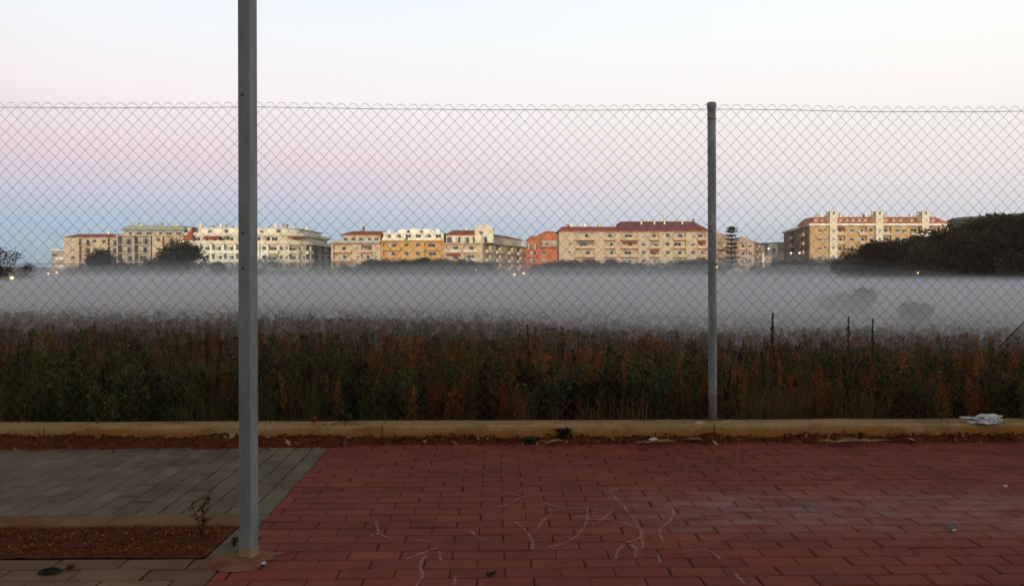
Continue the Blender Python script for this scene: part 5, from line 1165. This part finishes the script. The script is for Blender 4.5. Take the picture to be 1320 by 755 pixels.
# --- lit lamps
M['lamp'] = mat_emit('lit lamp', (1, .60, .22), 3.5); M['lampw'] = mat_emit('lit lamp white', (1, .82, .5), 3)
def street_lamp(px, py, Y, label, m='lamp', r=.22):
    p = at(px, py, Y); z0 = terr(p.x, Y); t = thing('street_lamp', label, 'street lamp', (p.x, Y, z0), group='lit street lamps in the distance'); h = p.z - z0
    mb = MB(); mb.tube([(0, 0, -.1), (0, 0, h * .6), (0, 0, h + .1), (0, -.35, h + .25), (0, -.6, h + .2)], [.08, .06, .05, .04, .04], 6); mb.obj('pole', M['galv'], t, smooth=True)
    mb = MB(); mb.prism([(-.18, -1.05), (.18, -1.05), (.22, -.5), (-.22, -.5)], h + .16, h + .30, .04); mb.obj('lamp_head', M['galv'], t)
    import bmesh; bm = bmesh.new(); bmesh.ops.create_uvsphere(bm, u_segments=12, v_segments=8, radius=r)
    me = bpy.data.meshes.new('lamp_globe'); bm.to_mesh(me); bm.free(); me.materials.append(M[m]); o = link('lamp_globe', me, t); o.location = (0, -.8, h); return t
street_lamp(20.5, 358, 95, 'lit orange lamp under the reddish tree at the left edge', r=.20)
street_lamp(65, 352.5, 190, 'lit lamp below the small grey block, left one of two', 'lampw', .26)
street_lamp(75.5, 351, 200, 'lit lamp below the small grey block, right one of two', 'lamp', .22)
street_lamp(442, 349.5, 225, 'faint lit lamp below the beige block with red bands', 'lampw', .12)
street_lamp(614, 348, 215, 'lit lamp right of the dark tree belt below the orange block', 'lampw', .16)
street_lamp(663, 354, 190, 'lit yellow lamp in front of the receding beige side, left one of two', 'lamp', .28)
street_lamp(675, 352, 200, 'lit yellow lamp in front of the terracotta block, right one of two', 'lamp', .28)
street_lamp(923.5, 344, 215, 'lit orange lamp just right of the fence post', 'lamp', .26)
street_lamp(990, 320.5, 300, 'lit lamp above the white houses near the far hill', 'lampw', .34)
street_lamp(1018.5, 326, 268, 'lit lamp before the shaded end of the golden block, left one of two', 'lampw', .28)
street_lamp(1029.5, 326, 268, 'lit lamp before the shaded end of the golden block, right one of two', 'lampw', .28)
street_lamp(1179, 352, 100, 'faint reddish lamp low in the mist below the dark wood', 'lamp', .08)

# ------------------------------------------------------------------ mist bank lying in the dip
def mist(label, H, dens, front_l, front_r, backY, bottom, amp, seed, col=(.90, .94, 1.0)):
    b = MB(); xs = list(np.linspace(-260, -60, 11)) + list(np.linspace(-54, 54, 37)) + list(np.linspace(60, 260, 11)); ts = list(np.linspace(0, 1, 34) ** 1.7); nx, ny = len(xs), len(ts)
    def pt(i, j):
        x = xs[i]; k = sm((x / 20 + .6) / 1.4); f = front_l + (front_r - front_l) * k + 1.6 * mn.noise(Vector((x * .11, seed, 0))) * (front_l / 14); y = f + (backY - f) * ts[j]; e = y - f
        ramp_ = 1 - math.exp(-e / (front_l * .38)); z = bottom + .5 + (H - bottom - .5) * ramp_ + amp * mn.noise(Vector((x * .03 + seed, y * .03, 0))) * min(1, e / 25) + amp * .4 * mn.noise(Vector((x * .12 + seed, y * .12, 4))) * min(1, e / 12)
        return (x, y, z)
    for j in range(ny):
        for i in range(nx): b.v.append(pt(i, j))
    n = nx * ny
    for j in range(ny):
        for i in range(nx): p = b.v[j * nx + i]; b.v.append((p[0], p[1], bottom))
    for j in range(ny - 1):
        for i in range(nx - 1):
            a = j * nx + i; b.f.append([a, a + 1, a + nx + 1, a + nx]); b.f.append([n + a, n + a + nx, n + a + nx + 1, n + a + 1])
    for i in range(nx - 1): b.f.append([i, n + i, n + i + 1, i + 1]); a = (ny - 1) * nx + i; b.f.append([a, a + 1, n + a + 1, n + a])
    for j in range(ny - 1): a = j * nx; b.f.append([a, a + nx, n + a + nx, n + a]); a = j * nx + nx - 1; b.f.append([a, n + a, n + a + nx, a + nx])
    b.m = [0] * len(b.f); b.c = [(1, 1, 1)] * len(b.f)
    m = bpy.data.materials.new('mist'); m.use_nodes = True; nt = m.node_tree; nt.nodes.clear(); out = N(nt, 'ShaderNodeOutputMaterial'); pv = N(nt, 'ShaderNodeVolumePrincipled')
    pv.inputs['Density'].default_value = dens; pv.inputs['Color'].default_value = (*col, 1); pv.inputs['Anisotropy'].default_value = .0; L(nt, pv.outputs[0], out.inputs['Volume'])
    return tag(b.obj('mist', m), label, 'mist', kind='stuff')
mist('first thin wisps of ground mist over the weeds', .66, .020, 8.6, 7.6, 264, -3.6, .12, 8)
mist('densest low layer of the white ground mist over the field', .60, .024, 17, 10.5, 265, -3.7, .18, 1)
mist('second layer of the ground mist', .85, .018, 21, 13, 266, -3.8, .22, 2)
mist('third layer of the ground mist', 1.08, .010, 26, 17, 267, -3.9, .28, 3)
mist('thin upper layer of the ground mist', 1.36, .0042, 34, 26, 268, -4.0, .4, 4)
mist('faint veil above the ground mist', 1.9, .0034, 48, 40, 270, -4.1, .9, 5)
mist('high veil before the trees', 3.0, .0032, 66, 50, 272, -4.2, 1.6, 6)
mist('higher veil around the far trees', 4.8, .0022, 85, 66, 274, -4.3, 2.2, 7)
mist('last trace of mist around the far trees', 7.5, .0010, 100, 80, 276, -4.4, 3.0, 9)
# the air itself
b = MB(); b.box(-1750, 1750, -700, 1500, -6.5, 62)
m = bpy.data.materials.new('haze'); m.use_nodes = True; nt = m.node_tree; nt.nodes.clear(); out = N(nt, 'ShaderNodeOutputMaterial'); pv = N(nt, 'ShaderNodeVolumePrincipled')
pv.inputs['Density'].default_value = .00022; pv.inputs['Color'].default_value = (.9, .93, 1, 1); L(nt, pv.outputs[0], out.inputs['Volume']); tag(b.obj('haze', m), 'thin pale air that fades the far blocks', 'haze', kind='stuff')
